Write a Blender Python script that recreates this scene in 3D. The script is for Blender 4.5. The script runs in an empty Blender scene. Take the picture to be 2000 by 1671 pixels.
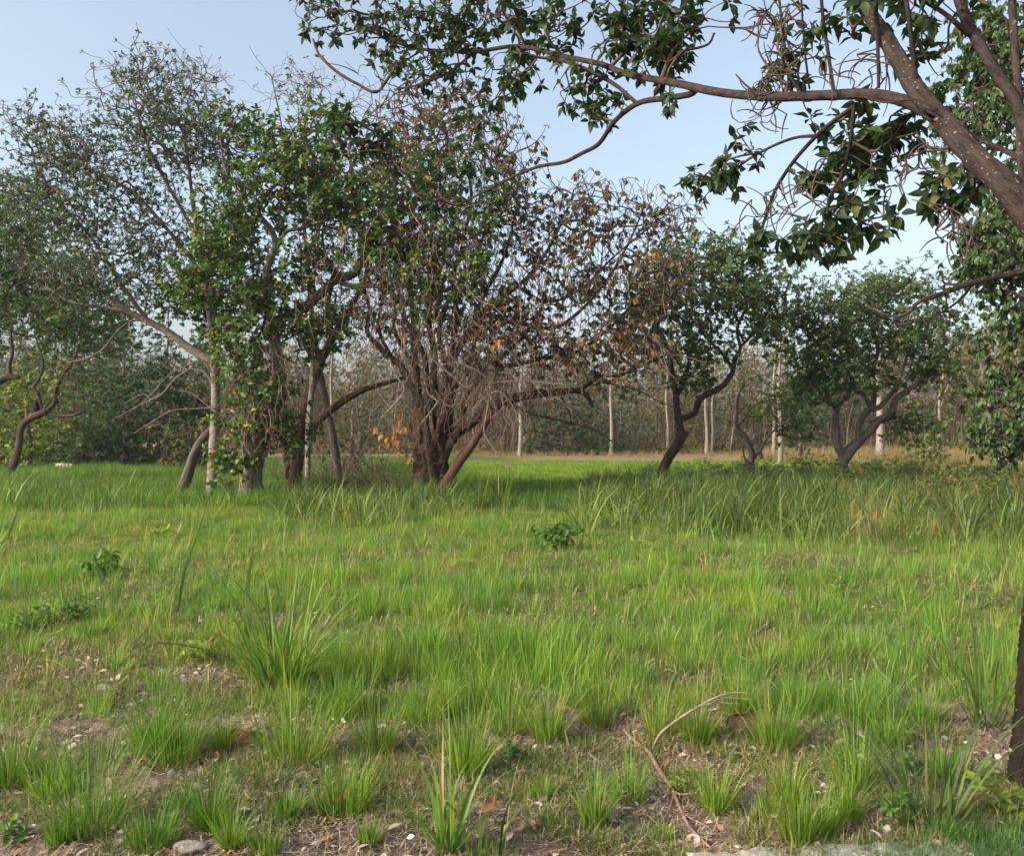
import bpy, math
import numpy as np
from mathutils import Matrix, Vector
RNG = np.random.default_rng(11)
scene = bpy.context.scene
C = scene.collection
PI = math.pi

# ------------------------------------------------------------------ camera, sky, sun, exposure
F = 1732.0                      # focal length in photo pixels (photo is 2000 x 1671)
CAMH, HORIZON = 1.6, 850.0
cam_d = bpy.data.cameras.new('camera'); cam = bpy.data.objects.new('camera', cam_d); C.objects.link(cam)
cam.location = (0, 0, CAMH); cam.rotation_euler = (PI/2, 0, 0)
cam_d.sensor_width = 36; cam_d.lens = 36*F/2000; cam_d.shift_y = (HORIZON-835.5)/2000
cam_d.clip_start = 0.05; cam_d.clip_end = 6000
scene.camera = cam
SUN_DIR = Vector((-0.80, -0.42, 0.50)).normalized()
SUN_EL = math.asin(SUN_DIR.z); SUN_AZ = math.atan2(SUN_DIR.x, SUN_DIR.y)
world = bpy.data.worlds.new('World'); scene.world = world; world.use_nodes = True
wn, wl = world.node_tree.nodes, world.node_tree.links
wn.clear()
sky = wn.new('ShaderNodeTexSky'); sky.sky_type = 'NISHITA'; sky.sun_disc = False
sky.sun_elevation = SUN_EL; sky.sun_rotation = SUN_AZ
sky.air_density = 1.0; sky.dust_density = 4.5; sky.ozone_density = 1.6; sky.altitude = 0
bg = wn.new('ShaderNodeBackground'); bg.inputs['Strength'].default_value = 0.15
wo = wn.new('ShaderNodeOutputWorld')
hsv = wn.new('ShaderNodeHueSaturation'); hsv.inputs['Saturation'].default_value = 0.70; hsv.inputs['Hue'].default_value = 0.492
wl.new(sky.outputs[0], hsv.inputs['Color']); wl.new(hsv.outputs[0], bg.inputs[0]); wl.new(bg.outputs[0], wo.inputs[0])
sun_d = bpy.data.lights.new('sun', 'SUN'); sun_d.energy = 2.8; sun_d.angle = math.radians(2.0); sun_d.color = (1.0, 0.87, 0.69)
sun = bpy.data.objects.new('sun', sun_d); C.objects.link(sun); sun.rotation_euler = SUN_DIR.to_track_quat('Z', 'Y').to_euler()
vs = scene.view_settings; vs.view_transform = 'Standard'; vs.look = 'None'; vs.gamma = 1; vs.use_curve_mapping = False
vs.exposure = 1.06
HAZE = .00035
scene.cycles.volume_bounces = 0; scene.cycles.max_bounces = 6; scene.cycles.transparent_max_bounces = 4
scene.cycles.diffuse_bounces = 3; scene.cycles.glossy_bounces = 1; scene.cycles.transmission_bounces = 4
scene.cycles.use_denoising = True

# ------------------------------------------------------------------ helpers
def W(px, py, Y):
    """measured place: photo direction (px, py) at Y metres in front"""
    return np.array([(px-1000)/F*Y, Y, CAMH+(HORIZON-py)/F*Y])
def gz(x, y):
    x = np.asarray(x, float); y = np.asarray(y, float)
    h = 0.05*np.sin(x*0.7+1.3)*np.sin(y*0.55) + 0.025*np.sin(x*2.3+y*1.1) + 0.012*np.sin(x*6.1-y*4.3)*np.cos(x*3.3+y*5.7)
    h = h + 0.008*np.sin(x*17+2*np.sin(y*11))*np.cos(y*15+1.7*np.sin(x*9))
    return h*np.clip(1.3-y/90, 0.15, 1)
def G(px, py, guess=None):
    """where the ray through (px, py) meets the ground"""
    Y = CAMH*F/max(py-HORIZON, 4)
    for _ in range(4):
        z = float(gz((px-1000)/F*Y, Y)); Y = (CAMH-z)*F/max(py-HORIZON, 4)
    x = (px-1000)/F*Y
    return np.array([x, Y, float(gz(x, Y))])
def unit(v):
    return v/np.maximum(np.linalg.norm(v, axis=-1, keepdims=True), 1e-9)
def mesh(name, verts, faces, nside, col=None, smooth=False):
    """faces: (M, nside) int array, or a list of such arrays"""
    fl = faces if isinstance(faces, list) else [faces]
    me = bpy.data.meshes.new(name)
    verts = np.asarray(verts, np.float32)
    nl = sum(f.size for f in fl); nf = sum(len(f) for f in fl)
    me.vertices.add(len(verts)); me.vertices.foreach_set('co', verts.ravel())
    me.loops.add(nl); me.loops.foreach_set('vertex_index', np.concatenate([f.ravel() for f in fl]).astype(np.int32))
    me.polygons.add(nf)
    tot = np.concatenate([np.full(len(f), f.shape[1]) for f in fl]).astype(np.int32)
    me.polygons.foreach_set('loop_start', np.concatenate([[0], np.cumsum(tot)[:-1]]).astype(np.int32))
    me.polygons.foreach_set('loop_total', tot)
    if smooth: me.polygons.foreach_set('use_smooth', np.ones(nf, bool))
    me.update(calc_edges=True)
    if col is not None:
        a = me.color_attributes.new('col', 'FLOAT_COLOR', 'POINT')
        c = np.ones((len(verts), 4), np.float32); c[:, :col.shape[1]] = col
        a.data.foreach_set('color', c.ravel())
    return me
def link(name, me, mat=None, parent=None, loc=None, kind=None):
    o = bpy.data.objects.new(name, me); C.objects.link(o)
    if mat is not None and me is not None and not me.materials: me.materials.append(mat)
    if loc is not None: o.location = loc
    if parent is not None: o.parent = parent
    if kind: o['kind'] = kind
    return o
def thing(name, label, cat, loc=(0, 0, 0), group=None):
    o = bpy.data.objects.new(name, None); C.objects.link(o); o.location = loc; o.empty_display_size = 0.2
    tag(o, label, cat, group); return o
def tag(o, label, cat, group=None):
    o['label'] = label; o['category'] = cat
    if group: o['group'] = group

# ------------------------------------------------------------------ materials
def newmat(name):
    m = bpy.data.materials.new(name); m.use_nodes = True
    n, l = m.node_tree.nodes, m.node_tree.links; n.clear()
    return m, n, l
def N(n, t, **kw):
    x = n.new(t)
    for k, v in kw.items():
        if k in x.inputs: x.inputs[k].default_value = v
        else: setattr(x, k, v)
    return x
def ramp(n, stops):
    r = n.new('ShaderNodeValToRGB'); e = r.color_ramp.elements
    while len(e) < len(stops): e.new(0.5)
    for i, (p, c) in enumerate(stops): e[i].position = p; e[i].color = (*c, 1)
    return r
def leaf_mat(name, transl=0.35, tint=(1.25, 1.3, 0.55), rough=0.5, spec=0.35, obj_stops=None, gain=1.0, world_mix=None):
    """colour from the vertex colour 'col' (each leaf its own), or per object from a ramp"""
    m, n, l = newmat(name)
    out = n.new('ShaderNodeOutputMaterial')
    if obj_stops:
        oi = n.new('ShaderNodeObjectInfo'); src = ramp(n, obj_stops); l.new(oi.outputs['Random'], src.inputs[0]); col = src.outputs[0]
    else:
        src = N(n, 'ShaderNodeAttribute', attribute_name='col'); col = src.outputs['Color']
    if world_mix:     # patches of the sward: yellower here, greyer there
        geo = n.new('ShaderNodeNewGeometry'); nz = N(n, 'ShaderNodeTexNoise', Scale=0.75, Detail=6.0)
        l.new(geo.outputs['Position'], nz.inputs['Vector'])
        rp = ramp(n, [(0.36, world_mix[0]), (0.64, world_mix[1])]); l.new(nz.outputs[0], rp.inputs[0])
        oi = n.new('ShaderNodeObjectInfo'); rp2 = ramp(n, [(0, (0.72, 0.78, 0.8)), (1, (1.25, 1.18, 1.15))]); l.new(oi.outputs['Random'], rp2.inputs[0])
        mx = N(n, 'ShaderNodeMix', data_type='RGBA', blend_type='MULTIPLY'); mx.inputs[0].default_value = 1
        l.new(col, mx.inputs[6]); l.new(rp.outputs[0], mx.inputs[7])
        m2 = N(n, 'ShaderNodeMix', data_type='RGBA', blend_type='MULTIPLY'); m2.inputs[0].default_value = 1
        l.new(mx.outputs[2], m2.inputs[6]); l.new(rp2.outputs[0], m2.inputs[7]); col = m2.outputs[2]
    g = N(n, 'ShaderNodeMix', data_type='RGBA', blend_type='MULTIPLY'); g.inputs[0].default_value = 1
    g.inputs[7].default_value = (gain, gain, gain, 1); l.new(col, g.inputs[6]); col = g.outputs[2]
    p = N(n, 'ShaderNodeBsdfPrincipled', Roughness=rough); p.inputs['Specular IOR Level'].default_value = spec
    l.new(col, p.inputs['Base Color'])
    t = n.new('ShaderNodeBsdfTranslucent')
    tm = N(n, 'ShaderNodeMix', data_type='RGBA', blend_type='MULTIPLY'); tm.inputs[0].default_value = 1
    tm.inputs[7].default_value = (*tint, 1); l.new(col, tm.inputs[6]); l.new(tm.outputs[2], t.inputs[0])
    mix = n.new('ShaderNodeMixShader'); mix.inputs[0].default_value = transl
    l.new(p.outputs[0], mix.inputs[1]); l.new(t.outputs[0], mix.inputs[2]); l.new(mix.outputs[0], out.inputs[0])
    return m
def bark_mat(name, dark, light, scale=9, bump=0.6, stretch=0.25, spots=None, rough=0.9, along=True):
    m, n, l = newmat(name)
    out = n.new('ShaderNodeOutputMaterial'); p = N(n, 'ShaderNodeBsdfPrincipled', Roughness=rough)
    p.inputs['Specular IOR Level'].default_value = 0.15
    tc = n.new('ShaderNodeTexCoord'); mp = n.new('ShaderNodeMapping'); mp.inputs['Scale'].default_value = (1, 1, stretch)
    if along: tc = N(n, 'ShaderNodeAttribute', attribute_name='along'); vec = tc.outputs['Vector']
    else: vec = tc.outputs['Object']
    l.new(vec, mp.inputs[0])
    n1 = N(n, 'ShaderNodeTexNoise', Scale=scale, Detail=8.0, Roughness=0.65); l.new(mp.outputs[0], n1.inputs['Vector'])
    n2 = N(n, 'ShaderNodeTexNoise', Scale=scale*5.5, Detail=5.0, Roughness=.7); l.new(mp.outputs[0], n2.inputs['Vector'])
    mul = N(n, 'ShaderNodeMath', operation='MULTIPLY_ADD'); l.new(n2.outputs[0], mul.inputs[0]); mul.inputs[1].default_value = 0.55
    sb = N(n, 'ShaderNodeMath', operation='SUBTRACT'); l.new(n1.outputs[0], sb.inputs[0]); sb.inputs[1].default_value = .22; n1 = sb
    l.new(n1.outputs[0], mul.inputs[2])
    mid = tuple((a+b)/2 for a, b in zip(dark, light))
    rp = ramp(n, [(0.35, dark), (0.55, mid), (0.78, light)]); l.new(mul.outputs[0], rp.inputs[0])
    col = rp.outputs[0]
    if spots:
        n3 = N(n, 'ShaderNodeTexNoise', Scale=spots[1], Detail=3.0); l.new(vec, n3.inputs['Vector'])
        r3 = ramp(n, [(spots[2], (0, 0, 0)), (spots[2]+0.05, (1, 1, 1))]); l.new(n3.outputs[0], r3.inputs[0])
        mx = N(n, 'ShaderNodeMix', data_type='RGBA'); l.new(r3.outputs[0], mx.inputs[0]); l.new(col, mx.inputs[6]); mx.inputs[7].default_value = (*spots[0], 1)
        col = mx.outputs[2]
    l.new(col, p.inputs['Base Color'])
    bp = N(n, 'ShaderNodeBump', Strength=bump, Distance=0.03); l.new(mul.outputs[0], bp.inputs['Height']); l.new(bp.outputs[0], p.inputs['Normal'])
    l.new(p.outputs[0], out.inputs[0]); return m
def plain_mat(name, a, b, scale=20, rough=0.85, bump=0.3):
    return bark_mat(name, a, b, scale, bump, 1.0, None, rough, False)

M_LEAF = leaf_mat('leaf_green', 0.33, (1.3, 1.35, 0.5))
M_LEAF_FAR = leaf_mat('leaf_far', 0.3, (1.2, 1.25, 0.6), 0.65, 0.2)
M_DRYLEAF = leaf_mat('leaf_dry', 0.35, (1.3, 1.0, 0.6), 0.6, 0.25)
M_CANOPY = leaf_mat('leaf_canopy', 0.32, (1.3, 1.4, 0.5), 0.55, 0.22, [(0, (.020, .038, .018)), (.5, (.032, .058, .024)), (.85, (.052, .082, .028)), (1, (.09, .11, .035))])
M_L_GREEN = leaf_mat('leaf_green_single', 0.35, (1.3, 1.35, 0.5), 0.45, 0.35, [(0, (.028, .070, .014)), (.5, (.055, .125, .020)), (.9, (.085, .16, .026)), (1, (.26, .20, .03))])
M_L_DARK = leaf_mat('leaf_dark_single', 0.35, (1.3, 1.35, 0.5), 0.45, 0.3, [(0, (.026, .060, .014)), (.6, (.042, .088, .020)), (1, (.085, .13, .028))])
M_L_ORANGE = leaf_mat('leaf_orange_single', 0.4, (1.2, .9, .5), 0.5, 0.3, [(0, (.34, .12, .03)), (.4, (.42, .20, .04)), (.75, (.36, .27, .05)), (1, (.20, .07, .03))])
M_GRASS = leaf_mat('grass_blades', 0.42, (1.25, 1.35, 0.5), 0.55, 0.3, world_mix=[(1.30, 1.30, 0.80), (0.78, 1.04, 0.82)])
M_REED = leaf_mat('guinea_grass_blades', 0.38, (1.2, 1.3, 0.5), 0.5, 0.35, world_mix=[(1.15, 1.05, 0.9), (0.85, 0.95, 1.0)])
M_LITTER = leaf_mat('litter', 0.05, (1, 1, 1), 0.9, 0.1)
B_DARK = bark_mat('bark_dark_brown', (.018, .013, .011), (.095, .070, .056), 8, 1.0)
B_GREY = bark_mat('bark_grey_brown', (.030, .024, .021), (.155, .130, .112), 9, 1.0)
B_PALE = bark_mat('bark_pale', (.075, .060, .048), (.31, .26, .21), 10, 0.6, 2.5)
B_WHITE = bark_mat('bark_white', (.085, .07, .058), (.36, .315, .265), 6, 0.4, 2.5)
B_RED = bark_mat('bark_reddish', (.022, .013, .010), (.125, .072, .052), 8, 1.0, 0.2)
B_GNARL = bark_mat('bark_gnarled', (.005, .004, .003), (.075, .042, .031), 15, 1.0, 0.35, ((.17, .10, .07), 11, 0.63))
B_STUMP = bark_mat('bark_fibrous_grey', (.045, .034, .027), (.36, .30, .25), 20, 1.0, 0.12)
B_LIMB2 = bark_mat('bark_dark_limb', (.014, .011, .011), (.070, .052, .046), 22, 0.9, 0.6)
B_NEAR = bark_mat('bark_near_tree', (.004, .003, .003), (.036, .025, .020), 22, 1.0, 0.16, ((.50, .46, .41), 20, 0.665))
B_LIMB = bark_mat('bark_smooth_limb', (.013, .010, .009), (.085, .062, .052), 26, 1.0, 0.3, ((.24, .20, .17), 42, 0.64))
B_TWIG = plain_mat('twig_brown', (.035, .025, .021), (.12, .088, .070), 12)
B_GREYTWIG = plain_mat('twig_grey', (.07, .060, .054), (.20, .175, .155), 12)
B_VINE = plain_mat('vine_brown', (.075, .048, .036), (.22, .15, .115), 12)
B_TWIGPALE = plain_mat('twig_pale', (.11, .085, .068), (.28, .225, .18), 12)

# ------------------------------------------------------------------ branches
def smooth(pts, k=5):
    """Catmull-Rom through the rows of pts (any columns)"""
    p = np.asarray(pts, float); p = np.vstack([2*p[0]-p[1], p, 2*p[-1]-p[-2]])
    out = []
    for i in range(1, len(p)-2):
        a, b, c, d = p[i-1:i+3]
        for t in np.arange(k)/k:
            out.append(0.5*((2*b)+(c-a)*t+(2*a-5*b+4*c-d)*t*t+(3*b-a-3*c+d)*t**3))
    out.append(p[-2]); return np.array(out)
def tubes(P, R, k, rough=0.0, rng=RNG):
    """P (n, m, 3) paths, R (n, m) radii -> verts, quads"""
    n, m, _ = P.shape
    T = np.empty_like(P); T[:, 1:-1] = P[:, 2:]-P[:, :-2]; T[:, 0] = P[:, 1]-P[:, 0]; T[:, -1] = P[:, -1]-P[:, -2]
    T = unit(T)
    d = unit(P[:, -1]-P[:, 0]); ref = np.where(np.abs(d[:, 2:3]) > 0.85, [[1.0, 0.13, 0]], [[0.0, 0.0, 1.0]])
    U = unit(np.cross(T, ref[:, None, :])); V = np.cross(T, U)
    a = np.arange(k)*2*PI/k
    r = R[..., None]*np.ones(k)
    if rough: 
        lob = 1+rough*0.8*np.sin(3*a+rng.uniform(0, 6)+np.linspace(0, 3, m)[:, None])
        r = r*lob[None]*(1+rough*rng.uniform(-1, 1, r.shape))
    ring = P[:, :, None, :]+(U[:, :, None, :]*np.cos(a)[:, None]+V[:, :, None, :]*np.sin(a)[:, None])*r[..., None]
    verts = ring.reshape(-1, 3)
    i = np.arange(m-1)[:, None]*k+np.arange(k)[None]; j = np.arange(m-1)[:, None]*k+(np.arange(k)[None]+1) % k
    q = np.stack([i, j, j+k, i+k], -1).reshape(-1, 4)
    faces = (q[None]+(np.arange(n)*m*k)[:, None, None]).reshape(-1, 4)
    return verts, faces
def add_along(me, path, k, seed=0):
    m = len(path); a = np.arange(k)*2*PI/k; s_ = np.concatenate([[0], np.cumsum(np.linalg.norm(np.diff(path[:, :3], axis=0), axis=1))]); r_ = np.maximum(path[:, 3], .02)
    c = np.stack([r_[:, None]*np.cos(a), r_[:, None]*np.sin(a), s_[:, None]*np.ones(k)], -1).reshape(-1, 3)+[seed*1.7, s_[-1]*3.1, 0]
    at = me.attributes.new('along', 'FLOAT_VECTOR', 'POINT'); at.data.foreach_set('vector', np.ascontiguousarray(c, np.float32).ravel()); return me
def limb_path(pts, Y, sub=5):
    """pts: (px, py, width_px[, dY]) -> smooth metre path with radius as 4th column"""
    rows = []
    for p in pts:
        y = Y+(p[3] if len(p) > 3 else 0.0)
        rows.append([*W(p[0], p[1], y), p[2]/2/F*y])
    r = smooth(rows, sub); r[:, 3] = np.maximum(r[:, 3], 0.004)
    return r
def limb_obj(name, path, mat, parent, k=10, rough=0.07, label=None, origin=(0, 0, 0)):
    v, f = tubes(path[None, :, :3]-np.array(origin), path[None, :, 3], k, rough)
    cap = np.arange(len(path)*k-k, len(path)*k)[None]
    me = add_along(mesh(name, v, [f, cap], 4, smooth=True), path, k)
    o = link(name, me, mat, parent)
    if label: o['label'] = label
    return o
def grow(paths, att, alpha=0.15, seg=0.45, up=0.25, rng=RNG, tip=0.006, droop=0.0, expo=0.45, jit=0.12):
    """connect every attractor to the nearest wood, so that the twigs branch as twigs do"""
    att = np.asarray(att)
    cap = 200+len(att)*6+sum(len(p) for p in paths)
    P = np.zeros((cap, 3)); PL = np.zeros(cap); PAR = np.full(cap, -1); D = np.zeros((cap, 3)); n = 0; main_r = np.zeros(cap)
    for p in paths:
        q = p[max(0, int(len(p)*0.25)):]          # the low trunk gives no twigs
        m = len(q); P[n:n+m] = q[:, :3]
        D[n:n+m] = unit(np.gradient(q[:, :3], axis=0)); main_r[n:n+m] = q[:, 3]; n += m
    nmain = n
    d0 = np.array([np.min(np.linalg.norm(P[:n]-a, axis=1)) for a in att])
    order = np.argsort(d0+rng.normal(0, 0.15, len(att)))
    paths_out = []
    for a in att[order]:
        dv = a-P[:n]; d = np.linalg.norm(dv, axis=1)
        cosb = np.einsum('ij,ij->i', dv, D[:n])/np.maximum(d, 1e-6)
        cost = d*(1.25-0.35*cosb)+alpha*PL[:n]
        cost[d < 0.04] = 1e9
        j = int(np.argmin(cost)); L = d[j]
        m = max(1, int(math.ceil(L/seg)))
        t1 = unit(dv[j]/L+np.array([0, 0, up-droop])+rng.normal(0, 0.25, 3)); t0 = unit(0.5*D[j]+dv[j]/L+rng.normal(0, 0.2, 3))
        s = np.arange(1, m+1)/m
        h = ((2*s**3-3*s**2+1)[:, None]*P[j]+(s**3-2*s**2+s)[:, None]*t0*L*0.9+(-2*s**3+3*s**2)[:, None]*a+(s**3-s**2)[:, None]*t1*L*0.9)
        if m > 1: h[:-1] += rng.normal(0, jit*min(seg, L/m), (m-1, 3))
        prev = j
        for i in range(m):
            P[n] = h[i]; PAR[n] = prev; D[n] = unit(h[i]-P[prev]); PL[n] = PL[prev]+np.linalg.norm(h[i]-P[prev]); prev = n; n += 1
    P = P[:n]; PAR = PAR[:n]; D = D[:n]
    cnt = np.zeros(n); kids = np.bincount(PAR[PAR >= 0], minlength=n)
    cnt[(kids == 0)] = 1; cnt[:nmain] = 0
    for i in range(n-1, nmain-1, -1):
        cnt[i] = max(cnt[i], 1); cnt[PAR[i]] += cnt[i]
    r = tip*cnt**expo; r[:nmain] = np.maximum(main_r[:nmain], 0.01)
    idx = np.arange(nmain, n); par = PAR[idx]
    r0 = np.where(par < nmain, np.minimum(r[par]*0.7, r[idx]*1.35), np.minimum(r[par], r[idx]*1.5))
    # bent 4-point tube for each edge
    A, B = P[par], P[idx]; L = np.linalg.norm(B-A, axis=1, keepdims=True)
    Ta = np.where((par < nmain)[:, None], D[idx], D[par]); Tb = D[idx]
    s = np.array([0, .33, .67, 1.0])[None, :, None]
    Q = (2*s**3-3*s**2+1)*A[:, None]+(s**3-2*s**2+s)*(Ta*L)[:, None]+(-2*s**3+3*s**2)*B[:, None]+(s**3-s**2)*(Tb*L)[:, None]
    RR = r0[:, None]*(1-s[..., 0])+r[idx][:, None]*s[..., 0]
    tips = np.where(kids[idx] == 0)[0]
    return dict(Q=Q, R=RR, P=B, D=D[idx], tip=tips, r=r[idx], kids=kids[idx], big=r[idx] > 3.0*tip)
def twig_obj(g, mat, parent, name='twigs', k=4, origin=(0, 0, 0)):
    v, f = tubes(g['Q']-np.array(origin), g['R'], k)
    return link(name, mesh(name, v, f, 4, smooth=True), mat, parent, kind='stuff')

# ------------------------------------------------------------------ leaves
def tpl(shape, n=5):
    """unit leaf: length along +x, normal +z, folded on the midrib; verts, tris"""
    if shape == 'simple':
        v = [(0, 0, 0), (.58, -.27, .05), (1, 0, -.06), (.58, .27, .05)]; f = [(0, 1, 2), (0, 2, 3)]
        return np.array(v, float), np.array(f)
    if shape == 'oval5':
        v = [(0, 0, 0), (.45, -.24, .05), (1, 0, -.12), (.45, .24, .05), (.5, 0, 0), (.78, -.20, .0), (.78, .20, .0)]
        f = [(0, 1, 4), (0, 4, 3), (1, 5, 4), (4, 6, 3), (5, 2, 4), (4, 2, 6)]
        return np.array(v, float), np.array(f)
    if shape == 'obovate':     # petiole, then broad towards the tip
        st = [(0, .012), (.10, .014), (.22, .07), (.40, .14), (.58, .205), (.74, .225), (.88, .16), (1.0, .0)]
    elif shape == 'ovate':     # broad near the base, drawn-out tip
        st = [(0, .012), (.14, .014), (.24, .12), (.38, .195), (.54, .205), (.70, .155), (.86, .07), (1.0, .0)]
    v, f = [], []
    for i, (x, w) in enumerate(st):
        z = -0.16*x*x+0.02*math.sin(i*2.1)
        v += [(x, -w, z+w*0.35+0.015*math.sin(i*1.7)), (x, 0, z), (x, w, z+w*0.35-0.015*math.sin(i*1.3))]
    for i in range(len(st)-1):
        a = i*3
        f += [(a, a+3, a+4), (a, a+4, a+1), (a+1, a+4, a+5), (a+1, a+5, a+2)]
    return np.array(v, float), np.array(f)
TPL = {s: tpl(s) for s in ('simple', 'oval5', 'obovate', 'ovate')}
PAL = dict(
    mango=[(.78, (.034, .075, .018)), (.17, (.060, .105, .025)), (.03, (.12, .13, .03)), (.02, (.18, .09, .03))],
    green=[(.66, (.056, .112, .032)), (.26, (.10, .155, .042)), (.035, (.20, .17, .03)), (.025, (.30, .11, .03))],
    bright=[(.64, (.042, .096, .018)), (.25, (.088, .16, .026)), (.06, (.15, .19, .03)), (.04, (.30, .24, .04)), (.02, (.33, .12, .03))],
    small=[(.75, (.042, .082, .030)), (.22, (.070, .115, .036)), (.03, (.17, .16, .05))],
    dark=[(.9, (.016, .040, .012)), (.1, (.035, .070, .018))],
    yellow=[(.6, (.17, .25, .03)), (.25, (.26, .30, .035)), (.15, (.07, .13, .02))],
    dry=[(.36, (.090, .095, .042)), (.34, (.13, .082, .050)), (.14, (.19, .16, .045)), (.08, (.28, .14, .04)), (.08, (.05, .08, .025))],
    mixed=[(.55, (.05, .095, .022)), (.22, (.09, .12, .03)), (.13, (.15, .12, .04)), (.10, (.26, .13, .04))],
    wood=[(.38, (.085, .098, .026)), (.30, (.155, .138, .040)), (.32, (.22, .145, .060))],
)
def palette(name, n, rng, var=0.25):
    pal = PAL[name]; p = np.array([a for a, _ in pal]); c = np.array([b for _, b in pal])
    i = rng.choice(len(pal), n, p=p/p.sum())
    return c[i]*(1+rng.uniform(-var, var, (n, 1)))*(1+rng.uniform(-.08, .08, (n, 3)))
def rosettes(Cn, Ax, k, size, rng, spread=(0.6, 1.5), droop=0.25, hang=0.0, off=0.35):
    """leaf frames (origin, X length axis, Y, Z normal, size) for whorls of k leaves at Cn about Ax"""
    n = len(Cn); Ax = unit(Ax)
    ref = np.where(np.abs(Ax[:, 2:3]) > 0.9, [[1.0, 0, 0]], [[0, 0, 1.0]])
    U = unit(np.cross(Ax, ref)); V = np.cross(Ax, U)
    az = rng.uniform(0, 6.28, (n, 1))+np.arange(k)[None]*2.4+rng.normal(0, .25, (n, k))
    el = rng.uniform(spread[0], spread[1], (n, k))
    X = Ax[:, None]*np.cos(el)[..., None]+(U[:, None]*np.cos(az)[..., None]+V[:, None]*np.sin(az)[..., None])*np.sin(el)[..., None]
    X = unit(X+np.array([0, 0, -1.0])*(droop*rng.uniform(.5, 1.5, (n, k))+hang)[..., None])
    Zr = Ax[:, None]+np.array([0, 0, 0.6])+rng.normal(0, 0.35, (n, k, 3))
    Y = unit(np.cross(Zr, X)); Z = np.cross(X, Y)
    S = size*rng.uniform(.65, 1.25, (n, k))
    O = Cn[:, None]-Ax[:, None]*(off*size*np.arange(k)/k)[None, :, None]*1.0
    return [a.reshape(-1, a.shape[-1]) if a.ndim == 3 else a.ravel() for a in (O, X, Y, Z, S)]
def leaf_verts(fr, shape):
    O, X, Y, Z, S = fr; tv, tf = TPL[shape]
    v = O[:, None]+(X[:, None]*tv[None, :, 0:1]+Y[:, None]*tv[None, :, 1:2]+Z[:, None]*tv[None, :, 2:3])*S[:, None, None]
    f = tf[None]+(np.arange(len(O))*len(tv))[:, None, None]
    return v.reshape(-1, 3), f.reshape(-1, 3)
def foliage(fr, shape, pal, mat, parent, rng, name='foliage', origin=(0, 0, 0), kind='stuff', var=.25):
    O = fr[0]; v, f = leaf_verts([O-np.array(origin), *fr[1:]], shape)
    c = np.repeat(palette(pal, len(O), rng, var), len(TPL[shape][0]), axis=0)
    return link(name, mesh(name, v, f, 3, col=c), mat, parent, kind=kind)
LEAFMESH = {}
def single_leaves(fr, idx, shape, mat, parent, name='leaf'):
    key = (shape, mat.name)
    if key not in LEAFMESH:
        tv, tf = TPL[shape]; me = mesh('leaf_'+shape, tv, tf, 3); me.materials.append(mat); LEAFMESH[key] = me
    me = LEAFMESH[key]; O, X, Y, Z, S = fr
    inv = np.array(parent.location) if parent else np.zeros(3)
    for i in idx:
        o = bpy.data.objects.new(name, me); C.objects.link(o); o.parent = parent
        s = S[i]; x, y, z, p = X[i], Y[i], Z[i], O[i]-inv
        o.matrix_local = Matrix(((x[0]*s, y[0]*s, z[0]*s, p[0]), (x[1]*s, y[1]*s, z[1]*s, p[1]), (x[2]*s, y[2]*s, z[2]*s, p[2]), (0, 0, 0, 1)))
def split_frames(fr, n, rng, score=None):
    """indices of the n leaves that show largest (inside the frame, big and near the viewer) and the rest"""
    O, S = fr[0], fr[4]
    px = 1000+F*O[:, 0]/O[:, 1]; py = HORIZON-F*(O[:, 2]-CAMH)/O[:, 1]
    vis = (px > 0) & (px < 2000) & (py > 0) & (py < 1671)
    sc = S/O[:, 1]*np.where(vis, 1, 0)
    order = np.argsort(-sc); return order[:n], order[n:]
def blobs(bl, Y, n, rng, shell=0.0, clump=9, sig=.22):
    """attractors in ellipsoids (cx, cy, rx, ry, dY, rY, weight) given in photo pixels and metres"""
    w = np.array([b[6]*1.0 for b in bl]); cnt = np.round(n*w/w.sum()).astype(int); out = []
    for b, c in zip(bl, cnt):
        m = max(2, int(c/clump)); ym = Y+b[4]
        d = unit(rng.normal(size=(m, 3)))*(rng.uniform(shell, 1.15, (m, 1))**(1/2.0))
        q = np.repeat(np.stack([(b[0]+d[:, 0]*b[2]-1000)/F*ym, ym+d[:, 1]*b[5], CAMH+(HORIZON-(b[1]+d[:, 2]*b[3]))/F*ym], 1), int(math.ceil(c/m)), 0)[:c]
        out.append(q+rng.normal(0, sig*ym/22, q.shape)*[1, 1, .8])
    return np.vstack(out)
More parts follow.
